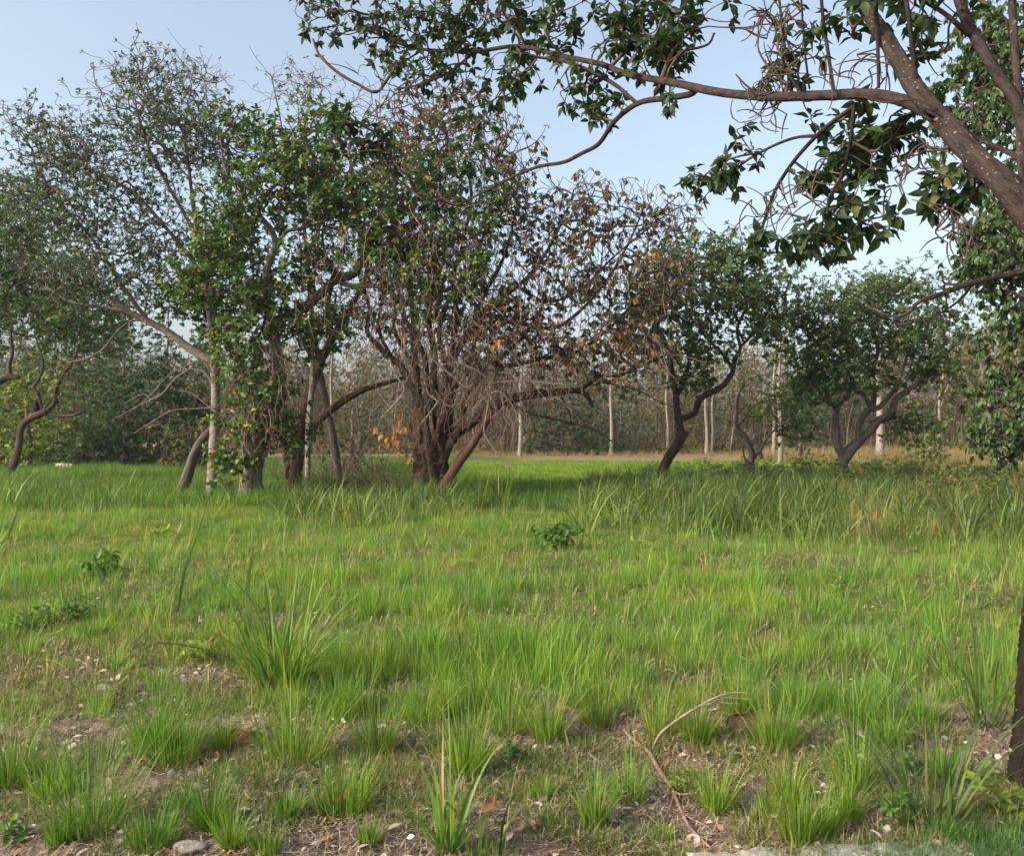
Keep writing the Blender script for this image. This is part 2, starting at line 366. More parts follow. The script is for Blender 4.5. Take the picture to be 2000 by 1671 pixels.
def tree(name, label, Y, trunk, limbs, bl, n, bark, pal, size=.13, k=7, shape='simple', leafmat=None, twigmat=None, singles=0,
         singlemat=None, bare=0.0, droop=.25, hang=0.0, spread=(.6, 1.5), seed=1, cat='tree', group=None, tip=.006, extra=0.35,
         trunk_label=None, rough=.07, alpha=.15, up=.25, limb_mats=None, seg=.45, sshape='oval5', singlelabel=None, jit=.12, shell=0.0, tk=12):
    rng = np.random.default_rng(seed)
    base = W(trunk[0][0], trunk[0][1], Y+(trunk[0][3] if len(trunk[0]) > 3 else 0)); base[2] = float(gz(base[0], base[1]))-0.05
    t = thing(name, label, cat, tuple(base), group)
    tp = limb_path(trunk, Y)
    if tp[0, 2] > base[2]: tp = np.vstack([[*base, tp[0, 3]*1.25], tp])
    else: tp[0, 2] = base[2]-0.1
    to = limb_obj('trunk', tp, bark, t, tk, rough, trunk_label, base)
    paths = [tp]
    for i, L in enumerate(limbs):
        lp = limb_path(L, Y); m = (limb_mats or {}).get(i, bark)
        limb_obj('limb', lp, m, t, 8, rough, None, base); paths.append(lp)
    g = grow(paths, blobs(bl, Y, n, rng, shell), alpha, seg, up, rng, tip, droop=0, jit=jit)
    # the stoutest twigs are branches of their own, the rest are joined
    twig_obj(g, twigmat or B_TWIG, t, 'twigs', 4, base)
    tips = g['tip']; keep = rng.random(len(tips)) >= bare; tips = tips[keep]
    mids = np.where((g['kids'] > 0) & ~g['big'] & (rng.random(len(g['P'])) < extra))[0]
    Cn = np.vstack([g['P'][tips], g['P'][mids]]); Ax = np.vstack([g['D'][tips], g['D'][mids]])+np.array([0, 0, .35 if hang == 0 else 0])
    fr = rosettes(Cn, Ax, k, size, rng, spread, droop, hang)
    if singles:
        a, b = split_frames(fr, singles, rng)
        single_leaves(fr, a, sshape, singlemat or M_L_GREEN, t)
        fr = [x[b] for x in fr]
    foliage(fr, shape, pal, leafmat or M_LEAF, t, rng, 'foliage', base)
    return t, g, paths

# ------------------------------------------------------------------ ground
def axis(lo, hi, step0, grow_, mid):
    a = [mid]; s = step0
    while a[-1] < hi: a.append(a[-1]+s); s = s*grow_ if a[-1]-mid > 7 else s
    b = [mid]; s = step0
    while b[-1] > lo: b.append(b[-1]-s); s = s*grow_ if mid-b[-1] > 7 else s
    return np.array(b[::-1][:-1]+a)
gx = axis(-1500, 1500, .09, 1.07, 0); gy = axis(-1500, 2500, .09, 1.06, 5)
XX, YY = np.meshgrid(gx, gy)
fade = np.exp(-np.maximum(np.hypot(XX, YY)-60, 0)/40)
micro = RNG.normal(0, .006, XX.shape)*(np.hypot(XX, YY-5) < 9)
v = np.stack([XX, YY, gz(XX, YY)*fade+micro], -1).reshape(-1, 3)
nx, ny = len(gx), len(gy)
ii = (np.arange(ny-1)[:, None]*nx+np.arange(nx-1)[None]).ravel()
f = np.stack([ii, ii+1, ii+nx+1, ii+nx], 1)
def ground_mat():
    m, n, l = newmat('soil_and_sward')
    out = n.new('ShaderNodeOutputMaterial'); p = N(n, 'ShaderNodeBsdfPrincipled', Roughness=.95); p.inputs['Specular IOR Level'].default_value = .1
    geo = n.new('ShaderNodeNewGeometry'); sep = n.new('ShaderNodeSeparateXYZ'); l.new(geo.outputs['Position'], sep.inputs[0])
    a = N(n, 'ShaderNodeTexNoise', Scale=7.0, Detail=10.0, Roughness=.7); l.new(geo.outputs['Position'], a.inputs['Vector'])
    soil = ramp(n, [(.32, (.055, .043, .034)), (.47, (.13, .105, .083)), (.60, (.22, .18, .145)), (.75, (.36, .32, .275))]); l.new(a.outputs[0], soil.inputs[0])
    b = N(n, 'ShaderNodeTexNoise', Scale=.8, Detail=6.0, Roughness=.6); l.new(geo.outputs['Position'], b.inputs['Vector'])
    sward = ramp(n, [(.35, (.045, .065, .018)), (.50, (.070, .10, .022)), (.68, (.13, .12, .045))]); l.new(b.outputs[0], sward.inputs[0])
    mr = N(n, 'ShaderNodeMapRange'); l.new(sep.outputs[1], mr.inputs[0]); mr.inputs[1].default_value = 5.2; mr.inputs[2].default_value = 9
    m1 = N(n, 'ShaderNodeMix', data_type='RGBA'); l.new(mr.outputs[0], m1.inputs[0]); l.new(soil.outputs[0], m1.inputs[6]); l.new(sward.outputs[0], m1.inputs[7])
    # far mown field, then a bare reddish strip, then dry grass
    def band(y0, y1, soft, x0):
        c = N(n, 'ShaderNodeTexNoise', Scale=.12, Detail=3.0); l.new(geo.outputs['Position'], c.inputs['Vector'])
        ad = N(n, 'ShaderNodeMath', operation='MULTIPLY_ADD'); l.new(c.outputs[0], ad.inputs[0]); ad.inputs[1].default_value = 9; l.new(sep.outputs[1], ad.inputs[2])
        r1 = N(n, 'ShaderNodeMapRange'); l.new(ad.outputs[0], r1.inputs[0]); r1.inputs[1].default_value = y0+4.5; r1.inputs[2].default_value = y0+soft+4.5
        r2 = N(n, 'ShaderNodeMapRange'); l.new(ad.outputs[0], r2.inputs[0]); r2.inputs[1].default_value = y1+soft+4.5; r2.inputs[2].default_value = y1+4.5
        r3 = N(n, 'ShaderNodeMapRange'); l.new(sep.outputs[0], r3.inputs[0]); r3.inputs[1].default_value = x0-3; r3.inputs[2].default_value = x0
        q = N(n, 'ShaderNodeMath', operation='MULTIPLY'); l.new(r1.outputs[0], q.inputs[0]); l.new(r2.outputs[0], q.inputs[1])
        q2 = N(n, 'ShaderNodeMath', operation='MULTIPLY'); l.new(q.outputs[0], q2.inputs[0]); l.new(r3.outputs[0], q2.inputs[1]); return q2.outputs[0]
    cur = m1.outputs[2]
    for (y0, y1, s, x0, c) in ((29, 52, 3, -4, (.17, .225, .045)), (53, 64, 3, 2, (.20, .135, .085)), (65, 84, 3, -30, (.20, .165, .07))):
        mk = N(n, 'ShaderNodeMix', data_type='RGBA'); l.new(band(y0, y1, s, x0), mk.inputs[0]); l.new(cur, mk.inputs[6]); mk.inputs[7].default_value = (*c, 1); cur = mk.outputs[2]
    l.new(cur, p.inputs['Base Color'])
    bp = N(n, 'ShaderNodeBump', Strength=.7, Distance=.03); l.new(a.outputs[0], bp.inputs['Height']); l.new(bp.outputs[0], p.inputs['Normal'])
    l.new(p.outputs[0], out.inputs[0]); return m
ground = link('ground', mesh('ground', v, f, 4, smooth=True), ground_mat(), kind='structure')

hz = np.array([(x, y, z) for x in (-1560, 1560) for y in (-1560, 2900) for z in (-1.2, 17)], float)
hm, hn, hl = newmat('haze'); ho = hn.new('ShaderNodeOutputMaterial'); pv = hn.new('ShaderNodeVolumePrincipled')
pv.inputs['Density'].default_value = HAZE; pv.inputs['Color'].default_value = (.93, .95, 1.0, 1); pv.inputs['Anisotropy'].default_value = .3
hl.new(pv.outputs[0], ho.inputs['Volume'])
if HAZE: link('haze', mesh('haze', hz, np.array([(0, 1, 3, 2), (4, 6, 7, 5), (0, 4, 5, 1), (2, 3, 7, 6), (0, 2, 6, 4), (1, 5, 7, 3)]), 4), hm, kind='stuff')
# ------------------------------------------------------------------ background wood
def proto_tree(seed, H, rt, crown_w, nb, pal, size, k, bark, lean=.3, crown_from=.45, shape='simple', bare=.3, spindly=True, mat=None):
    """meshes of a thin forest tree (trunk, twigs, foliage) about the origin"""
    rng = np.random.default_rng(seed)
    m = 7; z = np.linspace(0, H*.93, m)
    off = np.cumsum(rng.normal(0, lean*.25, (m, 2)), axis=0); off[0] = 0
    rows = np.column_stack([off, z, np.linspace(rt, rt*.22, m)]); rows[0, 3] *= 1.25; path = smooth(rows, 3)
    v, f = tubes(path[None, :, :3], path[None, :, 3], 7, .05, rng); tr = add_along(mesh('trunk', v, f, 4, smooth=True), path, 7); tr.materials.append(bark)
    zz = H*(crown_from+(1-crown_from)*rng.random(nb)**.8); rad = crown_w*np.sin(np.clip((zz/H-crown_from)/(1-crown_from), .05, .97)*PI)**.6*rng.random(nb)**.5
    th = rng.uniform(0, 6.28, nb); top = np.interp(zz, z, off[:, 0]), np.interp(zz, z, off[:, 1])
    att = np.stack([top[0]+rad*np.cos(th), top[1]+rad*np.sin(th), zz], 1)
    g = grow([path], att, .12, .7, .5, rng, .009, expo=.42)
    v, f = tubes(g['Q'], g['R'], 3); tw = mesh('twigs', v, f, 4); tw.materials.append(B_TWIG if rng.random() < .5 else B_TWIGPALE)
    tips = g['tip']; tips = tips[rng.random(len(tips)) >= bare]
    fr = rosettes(g['P'][tips]+rng.normal(0, .1, (len(tips), 3)), g['D'][tips]+[0, 0, .3], k, size, rng)
    v, f = leaf_verts(fr, shape); c = np.repeat(palette(pal, len(fr[0]), rng, .3), len(TPL[shape][0]), axis=0)
    fo = mesh('foliage', v, f, 3, col=c); fo.materials.append(mat or M_LEAF_FAR)
    return tr, tw, fo
def place_tree(pr, name, label, x, y, s, rz, group=None, cat='tree', sx=1.0):
    t = thing(name, label, cat, (x, y, float(gz(x, y))-.05), group); t.rotation_euler = (.05*math.sin(x*7.1), .07*math.sin(x*3.7+y), rz); t.scale = (s*sx, s*sx, s)
    for me, nm in zip(pr, ('trunk', 'twigs', 'foliage')):
        if me is None: continue
        o = link(nm, me, None, t)
        if nm != 'trunk': o['kind'] = 'stuff'
    return t
BGP = [proto_tree(100+i, H, r, cw, nb, pal, sz, k, bk, bare=br, crown_from=cf) for i, (H, r, cw, nb, pal, sz, k, bk, br, cf) in enumerate([
    (10.5, .10, 2.0, 420, 'wood', .22, 6, B_PALE, .2, .22), (9.5, .08, 1.8, 420, 'small', .22, 6, B_GREY, .15, .12),
    (11.0, .09, 1.9, 480, 'wood', .20, 5, B_GREY, .5, .25), (9.0, .08, 1.6, 400, 'wood', .22, 6, B_GREY, .3, .12),
    (8.0, .07, 2.0, 460, 'wood', .22, 6, B_GREY, .15, .10), (10.0, .08, 2.1, 480, 'small', .22, 7, B_GREY, .15, .12)])]
rb = np.random.default_rng(5)
cnt = 0
for row, (yy, nrow) in enumerate(((80, 62), (84, 56), (89, 50), (95, 44), (102, 40))):
    for i in range(nrow):
        x = -58+116*(i+rb.uniform(.1, .9))/nrow; y = yy+rb.uniform(-2, 2)
        px = 1000+F*x/y
        s = rb.uniform(.78, 1.12)*(1.15 if px < 250 else 1.18 if px > 1750 else 1)
        place_tree(BGP[rb.integers(len(BGP))], 'forest_tree', 'thin straight tree in the wood that closes the far side of the field', x, y, s, rb.uniform(0, 6.28), 'thin trees of the far wood')
# scrub under the wood and along its edge
def scrub(name, n, xr, yr, hr, pal, size, k, seed, mat=None, bushsize=(.5, 1.3), m=60):
    rng = np.random.default_rng(seed)
    bx = rng.uniform(*xr, n); by = rng.uniform(*yr, n); h = rng.uniform(*hr, n); w = rng.uniform(*bushsize, n)
    d = unit(rng.normal(size=(n, m, 3)))*rng.uniform(.2, 1, (n, m, 1))**.5; d[..., 2] = np.abs(d[..., 2])
    Cn = np.stack([bx[:, None]+d[..., 0]*w[:, None], by[:, None]+d[..., 1]*w[:, None], d[..., 2]*h[:, None]], -1).reshape(-1, 3)
    fr = rosettes(Cn, d.reshape(-1, 3)+[0, 0, .5], k, size, rng)
    return foliage(fr, 'simple', pal, mat or M_LEAF_FAR, None, rng, name, var=.35)
def stems(name, n, xr, yr, hr, r, mat, seed):
    rng = np.random.default_rng(seed); x = rng.uniform(*xr, n); y = rng.uniform(*yr, n); h = rng.uniform(*hr, n)
    m = 6; t = np.linspace(0, 1, m)[None, :, None]
    lean = rng.normal(0, .12, (n, 1, 2)); P = np.concatenate([np.stack([x, y], 1)[:, None]+lean*h[:, None, None]*t**1.4+rng.normal(0, .05, (n, m, 2)), (t*h[:, None, None])*np.ones((n, m, 1))], -1)
    v, f = tubes(P, r*(1-.75*t[..., 0])*rng.uniform(.6, 1.5, (n, 1)), 4, 0, rng)
    return link(name, mesh(name, v, f, 4), mat, kind='stuff')
o = scrub('undergrowth', 520, (-62, 62), (78, 104), (1.5, 5.0), 'wood', .22, 5, 7, bushsize=(.9, 2.4), m=80); tag(o, 'low brownish green undergrowth between the thin trunks of the far wood', 'undergrowth')
o = scrub('forest_canopy', 330, (-95, 95), (104, 130), (6.0, 11.5), 'wood', .34, 5, 8, bushsize=(1.5, 3.5), m=150); tag(o, 'continuous leafy mass of the wood behind its first trunks', 'foliage')
o = stems('saplings', 900, (-58, 58), (78, 98), (1.5, 7.5), .035, B_TWIGPALE, 9); tag(o, 'dense thin bare saplings standing along the edge of the far wood', 'saplings')
o = stems('brush_stems', 2600, (-58, 58), (76, 88), (.8, 3.6), .022, B_VINE, 10); tag(o, 'tangle of low bare brush at the foot of the wood', 'brush')
o = scrub('edge_scrub', 150, (-58, 58), (75.5, 80), (.5, 1.9), 'wood', .18, 5, 17, bushsize=(.5, 1.5), m=60); tag(o, 'low olive and brown scrub along the foot of the wood', 'scrub')
# distinct trunks of the wood
def lone(px, ybase, pw, top, Y, bark, label, leanpx=0, crown=None, seed=0, name='forest_tree', limbs=(), n=120, pal='wood'):
    H = (ybase-top)
    tr = [(px, ybase+6, pw*1.3), (px+leanpx*.2+1, ybase-H*.2, pw), (px+leanpx*.5-2, ybase-H*.5, pw*.85), (px+leanpx*.8+2, ybase-H*.75, pw*.65), (px+leanpx, top, pw*.35)]
    bl = crown or [(px+leanpx, top+20, 45, 60, 0, 1.8, 1)]
    return tree(name, label, Y, tr, limbs, bl, n, bark, pal, .24, 6, leafmat=M_LEAF_FAR, bare=.4, seed=200+seed, tip=.008, seg=.8, extra=.2)
lone(1719, 880, 13, 600, 62, B_WHITE, 'tree with the thickest white mottled trunk at the wood edge, behind the low spreading tree', -3, seed=1)
lone(1193, 888, 6, 640, 70, B_WHITE, 'slender tree with a clean white trunk, alone against the dark bushes mid-field', 3, seed=2)
lone(1015, 888, 7, 640, 68, B_WHITE, 'white trunked tree just right of the leaning pole of the brown tangled tree', 5, seed=3)
lone(1524, 898, 8, 620, 50, B_PALE, 'pale trunk rising behind the small crooked dead-topped tree, crossed by leaves', -3, seed=4)
lone(1511, 885, 7, 640, 62, B_PALE, 'thinner of two pale trunks right of the small crooked tree', 2, seed=5)
lone(1932, 862, 8, 640, 66, B_PALE, 'tall straight pinkish trunk with bare side twigs near the right edge', -2, seed=6, limbs=[[(1933, 780, 3), (1950, 760, 2.5), (1975, 748, 1.5)], [(1932, 770, 3), (1912, 764, 2.5), (1888, 742, 1.5)]])
lone(1922, 862, 8, 650, 66, B_GREY, 'darker leaning trunk touching the pinkish trunk near the right edge', -4, seed=7)
lone(1832, 870, 6, 690, 68, B_PALE, 'forked slim whitish tree at the wood edge left of the pinkish trunk', 10, seed=8, limbs=[[(1832, 820, 4), (1845, 770, 3), (1866, 720, 2)]])
lone(1380, 885, 7, 700, 74, B_PALE, 'pale sinuous trunk of a pair seen under the arched limb', 0, seed=9)
lone(1390, 886, 5, 690, 75, B_PALE, 'straighter partner of the pale sinuous trunk under the arched limb', 6, seed=10)
lone(1304, 875, 5, 680, 76, B_PALE, 'short pale trunk left of the first crooked tree', -2, seed=11)
lone(650, 880, 7, 620, 48, B_PALE, 'reddish pale thin trunk seen below the leaning limb on the left', -3, seed=12, pal='mixed')

# ------------------------------------------------------------------ mid-distance leafy trees on the left
def round_tree(px, Y, H, wpx, pal, label, seed, n=420, base_from=.12, size=.22, bark=B_GREY, leafmat=None, k=8, bare=.1, name='leafy_tree', sparse=0):
    yb = HORIZON+F*CAMH/Y; top = yb-H/Y*F; tw = .22/Y*F
    mid = (yb+top)/2; ry = (yb-top)/2*(1-base_from)
    return tree(name, label, Y, [(px, yb, tw*1.3), (px+4, yb-(yb-top)*.25, tw), (px-3, yb-(yb-top)*.55, tw*.6), (px, top+15, tw*.2)], [],
                [(px, top+ry, wpx, ry, 0, wpx/F*Y*.9, 1)]+([(px, yb-22, wpx*.95, 26, 0, wpx/F*Y*.8, .5)] if base_from == 0 else []), n, bark, pal, size, k, leafmat=leafmat or M_LEAF_FAR, bare=bare, seed=seed, tip=.008, seg=.8, cat='tree', shell=.15)
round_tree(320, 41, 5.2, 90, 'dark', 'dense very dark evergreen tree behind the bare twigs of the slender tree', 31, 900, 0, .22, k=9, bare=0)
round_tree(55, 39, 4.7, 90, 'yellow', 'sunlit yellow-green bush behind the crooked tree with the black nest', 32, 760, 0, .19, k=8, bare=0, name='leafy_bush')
round_tree(165, 47, 6.8, 90, 'small', 'mid green leafy tree between the crooked tree and the dark evergreen', 33, 480, 0, .22)
round_tree(120, 42, 2.9, 75, 'green', 'low green bush in front of the mid green tree on the left', 43, 420, 0, .20, name='leafy_bush', bare=0)
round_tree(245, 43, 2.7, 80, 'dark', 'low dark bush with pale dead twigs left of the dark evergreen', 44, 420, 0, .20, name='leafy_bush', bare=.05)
round_tree(375, 38, 2.1, 55, 'mixed', 'low yellowish bush between the curved trunk and the dark evergreen', 45, 300, 0, .17, name='leafy_bush', bare=0)
round_tree(0, 42, 3.2, 60, 'green', 'low bush cut by the left edge beyond the crooked tree', 46, 300, 0, .2, name='leafy_bush', bare=0)
round_tree(690, 33, 2.0, 55, 'mixed', 'olive shrub beneath the leaning limb behind the dead twigs', 47, 260, 0, .15, name='leafy_bush', bare=.2)
round_tree(330, 52, 9.6, 90, 'small', 'grey green tree seen under the long limb of the slender tree', 48, 420, .1, .24)
round_tree(245, 55, 9.5, 120, 'small', 'taller grey green tree behind the dark evergreen on the left', 34, 520, .1, .26)
round_tree(110, 60, 11, 150, 'small', 'wide hazy green tree far behind the left group', 35, 560, .1, .3)
round_tree(-40, 44, 9.5, 150, 'green', 'leafy tree cut by the left edge of the view behind the stub limb', 36, 600, .05, .25)
round_tree(440, 62, 9, 120, 'mixed', 'olive tree seen between the trunks of the left clump', 37, 420, .1, .26)
round_tree(700, 64, 7, 90, 'wood', 'thin crowned olive tree seen beneath the leaning limb', 38, 300, .1, .26, bare=.3)
round_tree(1095, 72, 5.2, 95, 'dark', 'broad dark green bush standing at the far side of the mown field', 39, 520, 0, .30, name='leafy_bush', bare=0)
round_tree(1180, 76, 5.5, 70, 'small', 'lighter green bush right of the broad dark bush across the field', 40, 360, 0, .30, name='leafy_bush', bare=0)
round_tree(1560, 52, 5.6, 42, 'small', 'leafy young tree between the two crooked trees on the right', 41, 300, .1, .22)
round_tree(1810, 44, 2.6, 32, 'green', 'low broadleaved bush at the edge of the dry grass on the right', 42, 140, 0, .22, name='leafy_bush', bare=0)

# ------------------------------------------------------------------ the trees
# T0: left, its trunk outside the frame
tree('leafy_tree', 'tree outside the left edge whose stub limb and pale broken fork reach into view', 27,
     [(-90, 940, 30), (-80, 860, 26), (-55, 790, 22), (-15, 752, 19), (12, 736, 16), (37, 737, 9)],
     [[(20, 734, 11), (18, 712, 9), (24, 688, 7), (22, 640, 5), (40, 580, 4)], [(-55, 790, 16), (-40, 700, 14), (-10, 620, 10), (30, 540, 7), (60, 470, 5)], [(-60, 795, 16), (-80, 650, 14), (-60, 500, 9), (-30, 420, 6)]],
     [(20, 560, 130, 90, 0, 2.5, 2), (10, 440, 110, 90, 0, 2.2, 2), (110, 620, 80, 60, -1, 1.6, 1), (-80, 520, 120, 160, 0, 2.5, 1.5)], 2600, B_GREY, 'green', .14, 7,
     singles=100, seed=50, bare=.05, tip=.006)
# T1: crooked tree with the nest
tree('crooked_tree', 'crooked grey tree at far left whose trunk bends right and holds a black nest', 33,
     [(14, 935, 17), (29, 900, 15), (38, 866, 13), (41, 838, 13), (54, 820, 14), (74, 810, 14), (92, 802, 12)],
     [[(92, 802, 10), (108, 785, 9), (109, 760, 9), (118, 742, 8), (128, 725, 6), (150, 690, 5), (160, 640, 4)], [(95, 808, 7), (116, 812, 7), (138, 812, 6), (160, 805, 4)],
      [(82, 800, 7), (74, 768, 6), (65, 757, 6), (77, 738, 5), (84, 706, 4), (70, 660, 3)], [(86, 798, 4), (100, 780, 3), (118, 765, 2)]],
     [(110, 560, 130, 110, 0, 2.6, 3), (60, 450, 90, 100, 0, 2, 1.5), (200, 620, 80, 70, 0, 2, 1.3), (175, 750, 60, 60, .5, 1.5, .5)], 2500, B_DARK, 'green', .15, 7,
     singles=60, seed=51, bare=.12)
# termite nest in its fork
v = unit(RNG.normal(size=(1, 3)))
def ball(name, c, r, mat, sc=(1, 1, 1), noise=.12, seed=0, sub=16):
    rng = np.random.default_rng(seed); th = np.linspace(0, PI, sub); ph = np.arange(sub*2)*PI/sub
    T, Pp = np.meshgrid(th, ph, indexing='ij'); d = np.stack([np.sin(T)*np.cos(Pp), np.sin(T)*np.sin(Pp), np.cos(T)], -1)
    a, b = rng.uniform(0, 6, 3), rng.uniform(2, 5, 3)
    rr = 1+noise*(np.sin(d[..., 0]*b[0]+a[0])+np.sin(d[..., 1]*b[1]+a[1])+np.sin(d[..., 2]*b[2]+a[2])+.5*np.sin(d[..., 0]*9+a[1])*np.sin(d[..., 2]*8+a[0])*np.sin(d[..., 1]*9))
    v = (d*rr[..., None]*r*np.array(sc)).reshape(-1, 3); m = sub*2
    i = np.arange(sub-1)[:, None]*m+np.arange(m)[None]; j = np.arange(sub-1)[:, None]*m+(np.arange(m)[None]+1) % m
    f = np.stack([i, i+m, j+m, j], -1).reshape(-1, 4)
    o = link(name, mesh(name, v, f, 4, smooth=True), mat, None, tuple(c)); return o
M_NEST = plain_mat('nest_black', (.006, .005, .005), (.03, .022, .018), 14, 1, .8)
o = ball('termite_nest', W(71, 793, 33), .15, M_NEST, (1, 1, 1.25), .06, 3); tag(o, 'round black nest lodged in the fork of the crooked tree at far left', 'nest')

# T2: curved dark trunk left of the slender one
tree('curved_tree', 'grey brown tree with a bare curved trunk leaning right behind the slender pale one', 22.8,
     [(346, 985, 27), (356, 955, 24), (367, 925, 20), (377, 893, 18), (392, 862, 17), (412, 840, 16), (445, 812, 15, .6), (470, 770, 13, .8), (478, 720, 12, .8)],
     [[(478, 720, 10, .8), (460, 660, 8, .8), (430, 600, 6, .8), (410, 550, 4, .8)]],
     [(400, 590, 90, 70, .8, 1.2, 1), (455, 520, 80, 70, .8, 1.2, 1)], 700, B_GREY, 'bright', .14, 8, singles=60, seed=52, twigmat=B_TWIG, sshape='obovate', trunk_label='bare curved grey trunk')
# T3: slender pale tree with the wide feathery crown
T3, g3, p3 = tree('slender_tree', 'slender tree with smooth pale trunk, long left limb and wide feathery grey-green crown', 22.0,
     [(412, 1000, 24), (413, 965, 20), (415, 900, 18), (419, 850, 18), (421, 790, 17), (421, 745, 17), (419, 705, 19)],
     [[(418, 708, 18), (395, 694, 17), (370, 680, 16), (330, 650, 14), (290, 628, 13), (250, 608, 12), (215, 582, 9), (180, 560, 7), (120, 548, 5)],
      [(419, 706, 15), (413, 650, 13), (409, 600, 12), (402, 550, 11), (396, 490, 9), (380, 420, 8), (370, 340, 6), (360, 260, 4)],
      [(402, 550, 9), (370, 500, 8), (320, 440, 7), (270, 385, 6), (210, 345, 4), (150, 320, 3)],
      [(396, 480, 8), (350, 400, 7), (300, 310, 5), (270, 230, 4)], [(290, 628, 9), (240, 560, 7), (190, 480, 6), (140, 420, 4), (90, 370, 3)],
      [(412, 640, 10), (430, 560, 8), (445, 470, 6), (450, 380, 5), (445, 300, 4)], [(250, 608, 8), (200, 600, 5), (140, 590, 4), (90, 560, 3)]],
     [(130, 300, 90, 75, 0, 2.0, 1.7), (70, 240, 25, 30, 0, .8, .25), (280, 250, 110, 90, 0, 2.2, 2.0), (300, 150, 70, 45, 0, 1.4, .55), (390, 240, 80, 80, 0, 2, 1.2), (250, 400, 140, 90, 0, 2.4, 1.6),
      (130, 440, 110, 60, 0, 2, 1.2), (60, 380, 50, 40, 0, 1.2, .5), (150, 540, 110, 45, -.5, 1.6, 1.1), (290, 520, 100, 70, 0, 2, 1.0), (440, 350, 70, 100, 0, 1.6, .8)],
     8500, B_PALE, 'small', .088, 7, seed=53, twigmat=B_GREYTWIG, bare=.30, tip=.0052, extra=.12, seg=.38, alpha=.10, up=.35, singles=150, jit=.09,
     limb_mats={1: B_GREY, 2: B_GREY, 3: B_GREY, 4: B_GREY, 5: B_GREY})
# its bare lower branches
def bare_twigs(paths, Y, parent, mat, seed, spread=30, n=4, r=1.0, name='branch'):
    rng = np.random.default_rng(seed); base = np.array(parent.location)
    for p in paths:
        lp = limb_path(p, Y, 4); limb_obj(name, lp, mat, parent, 6, .05, None, base)
    mains = [limb_path(p, Y, 4) for p in paths]
    att = []
    for lp in mains:
        for _ in range(n):
            q = lp[rng.integers(len(lp)//3, len(lp))]; s = spread/F*Y
            d = unit(q[:3]-lp[0, :3])+rng.normal(0, .7, 3); att.append(q[:3]+unit(d)*s*rng.uniform(.3, 1.2))
    g = grow(mains, np.array(att), .1, .25, 0, rng, .0035*r); twig_obj(g, mat, parent, 'twigs', 4, base)
bare_twigs([[(417, 748, 4.9), (400, 728, 4.2), (385, 722, 3.5), (368, 722, 3.5), (340, 742, 3.5), (318, 768, 3.5), (296, 779, 3.5), (280, 770, 2.1), (255, 780, 1.4)],
            [(416, 800, 3.5), (397, 785, 2.8), (375, 768, 2.4), (350, 762, 1.8)], [(414, 728, 3.5), (395, 705, 2.8), (370, 712, 2.8), (330, 732, 2.1), (300, 765, 2.1), (262, 800, 1.4)],
            [(417, 796, 2.8), (380, 798, 2.4), (335, 802, 2.4), (300, 822, 2.1), (262, 846, 1.4)],
            [(272, 626, 4.9), (255, 627, 4.2), (228, 648, 3.5), (203, 680, 3.5), (170, 700, 2.8), (130, 708, 2.1)], [(300, 779, 2.8), (270, 792, 2.1), (230, 815, 1.4)]], 21.8, T3, B_GREYTWIG, 61, 34, 16, .8)
# T4: tangled tree of the left clump
T4, g4, p4 = tree('fig_tree', 'stout fibrous-barked tree wrapped in bright green leaf whorls and vines, in the left clump', 21.0,
     [(487, 1010, 56), (489, 965, 48), (492, 915, 42), (500, 875, 34), (512, 840, 30), (530, 800, 28), (544, 765, 27), (541, 710, 26), (534, 655, 22), (526, 620, 20)],
     [[(528, 634, 20), (560, 618, 20), (595, 601, 19), (626, 574, 18), (655, 547, 17), (691, 535, 16), (709, 503, 15), (727, 467, 14), (752, 449, 13), (799, 442, 11), (828, 431, 9), (849, 418, 6)],
      [(527, 622, 16), (518, 570, 15), (524, 520, 14), (538, 480, 13), (530, 450, 11), (505, 415, 9), (522, 377, 8), (547, 352, 7), (562, 323, 6), (573, 270, 4)],
      [(540, 485, 9), (560, 452, 8), (585, 447, 8), (605, 440, 6), (640, 430, 4)], [(505, 415, 8), (470, 380, 6), (440, 330, 5), (430, 270, 3)],
      [(518, 575, 10), (480, 540, 8), (440, 500, 6), (410, 470, 4)], [(655, 547, 12), (690, 560, 10), (740, 560, 9), (790, 590, 6)], [(709, 503, 11), (700, 420, 9), (690, 350, 7), (680, 290, 5)],
      [(500, 880, 12), (488, 850, 11), (475, 820, 9), (452, 800, 6)]],
     [(430, 470, 60, 60, -.6, 1.3, 1.5), (400, 555, 45, 50, -.8, 1, .8), (500, 400, 80, 60, -.3, 1.5, 1.2), (590, 360, 100, 60, 0, 1.5, 1.5), (680, 400, 90, 55, -.2, 1.5, 1.6), (560, 280, 90, 55, 0, 1.5, 1.1),
      (640, 230, 60, 40, .2, 1.2, .5), (500, 570, 70, 60, -.5, 1.3, 1.3), (610, 520, 70, 50, 0, 1.2, .8), (560, 640, 70, 50, -.3, 1.2, .8), (480, 680, 60, 60, -.6, 1, .9), (500, 760, 60, 45, -.6, .9, .8),
      (470, 840, 55, 45, -.7, .8, .8), (448, 900, 32, 25, -.8, .5, .45), (560, 820, 40, 60, -.2, .8, .5), (640, 640, 50, 50, 0, 1.1, .5), (470, 260, 60, 45, .2, 1.2, .6), (760, 470, 60, 40, -.2, 1.1, .6), (820, 540, 60, 50, -.2, 1.1, .5)],
     3700, B_STUMP, 'bright', .145, 8, seed=54, bare=.04, tip=.0062, extra=.15, singles=300, sshape='obovate', shape='oval5', rough=.13, alpha=.14, limb_mats={0: B_GREY, 2: B_PALE}, trunk_label='thick fibrous grey trunk, stained pale at its foot')
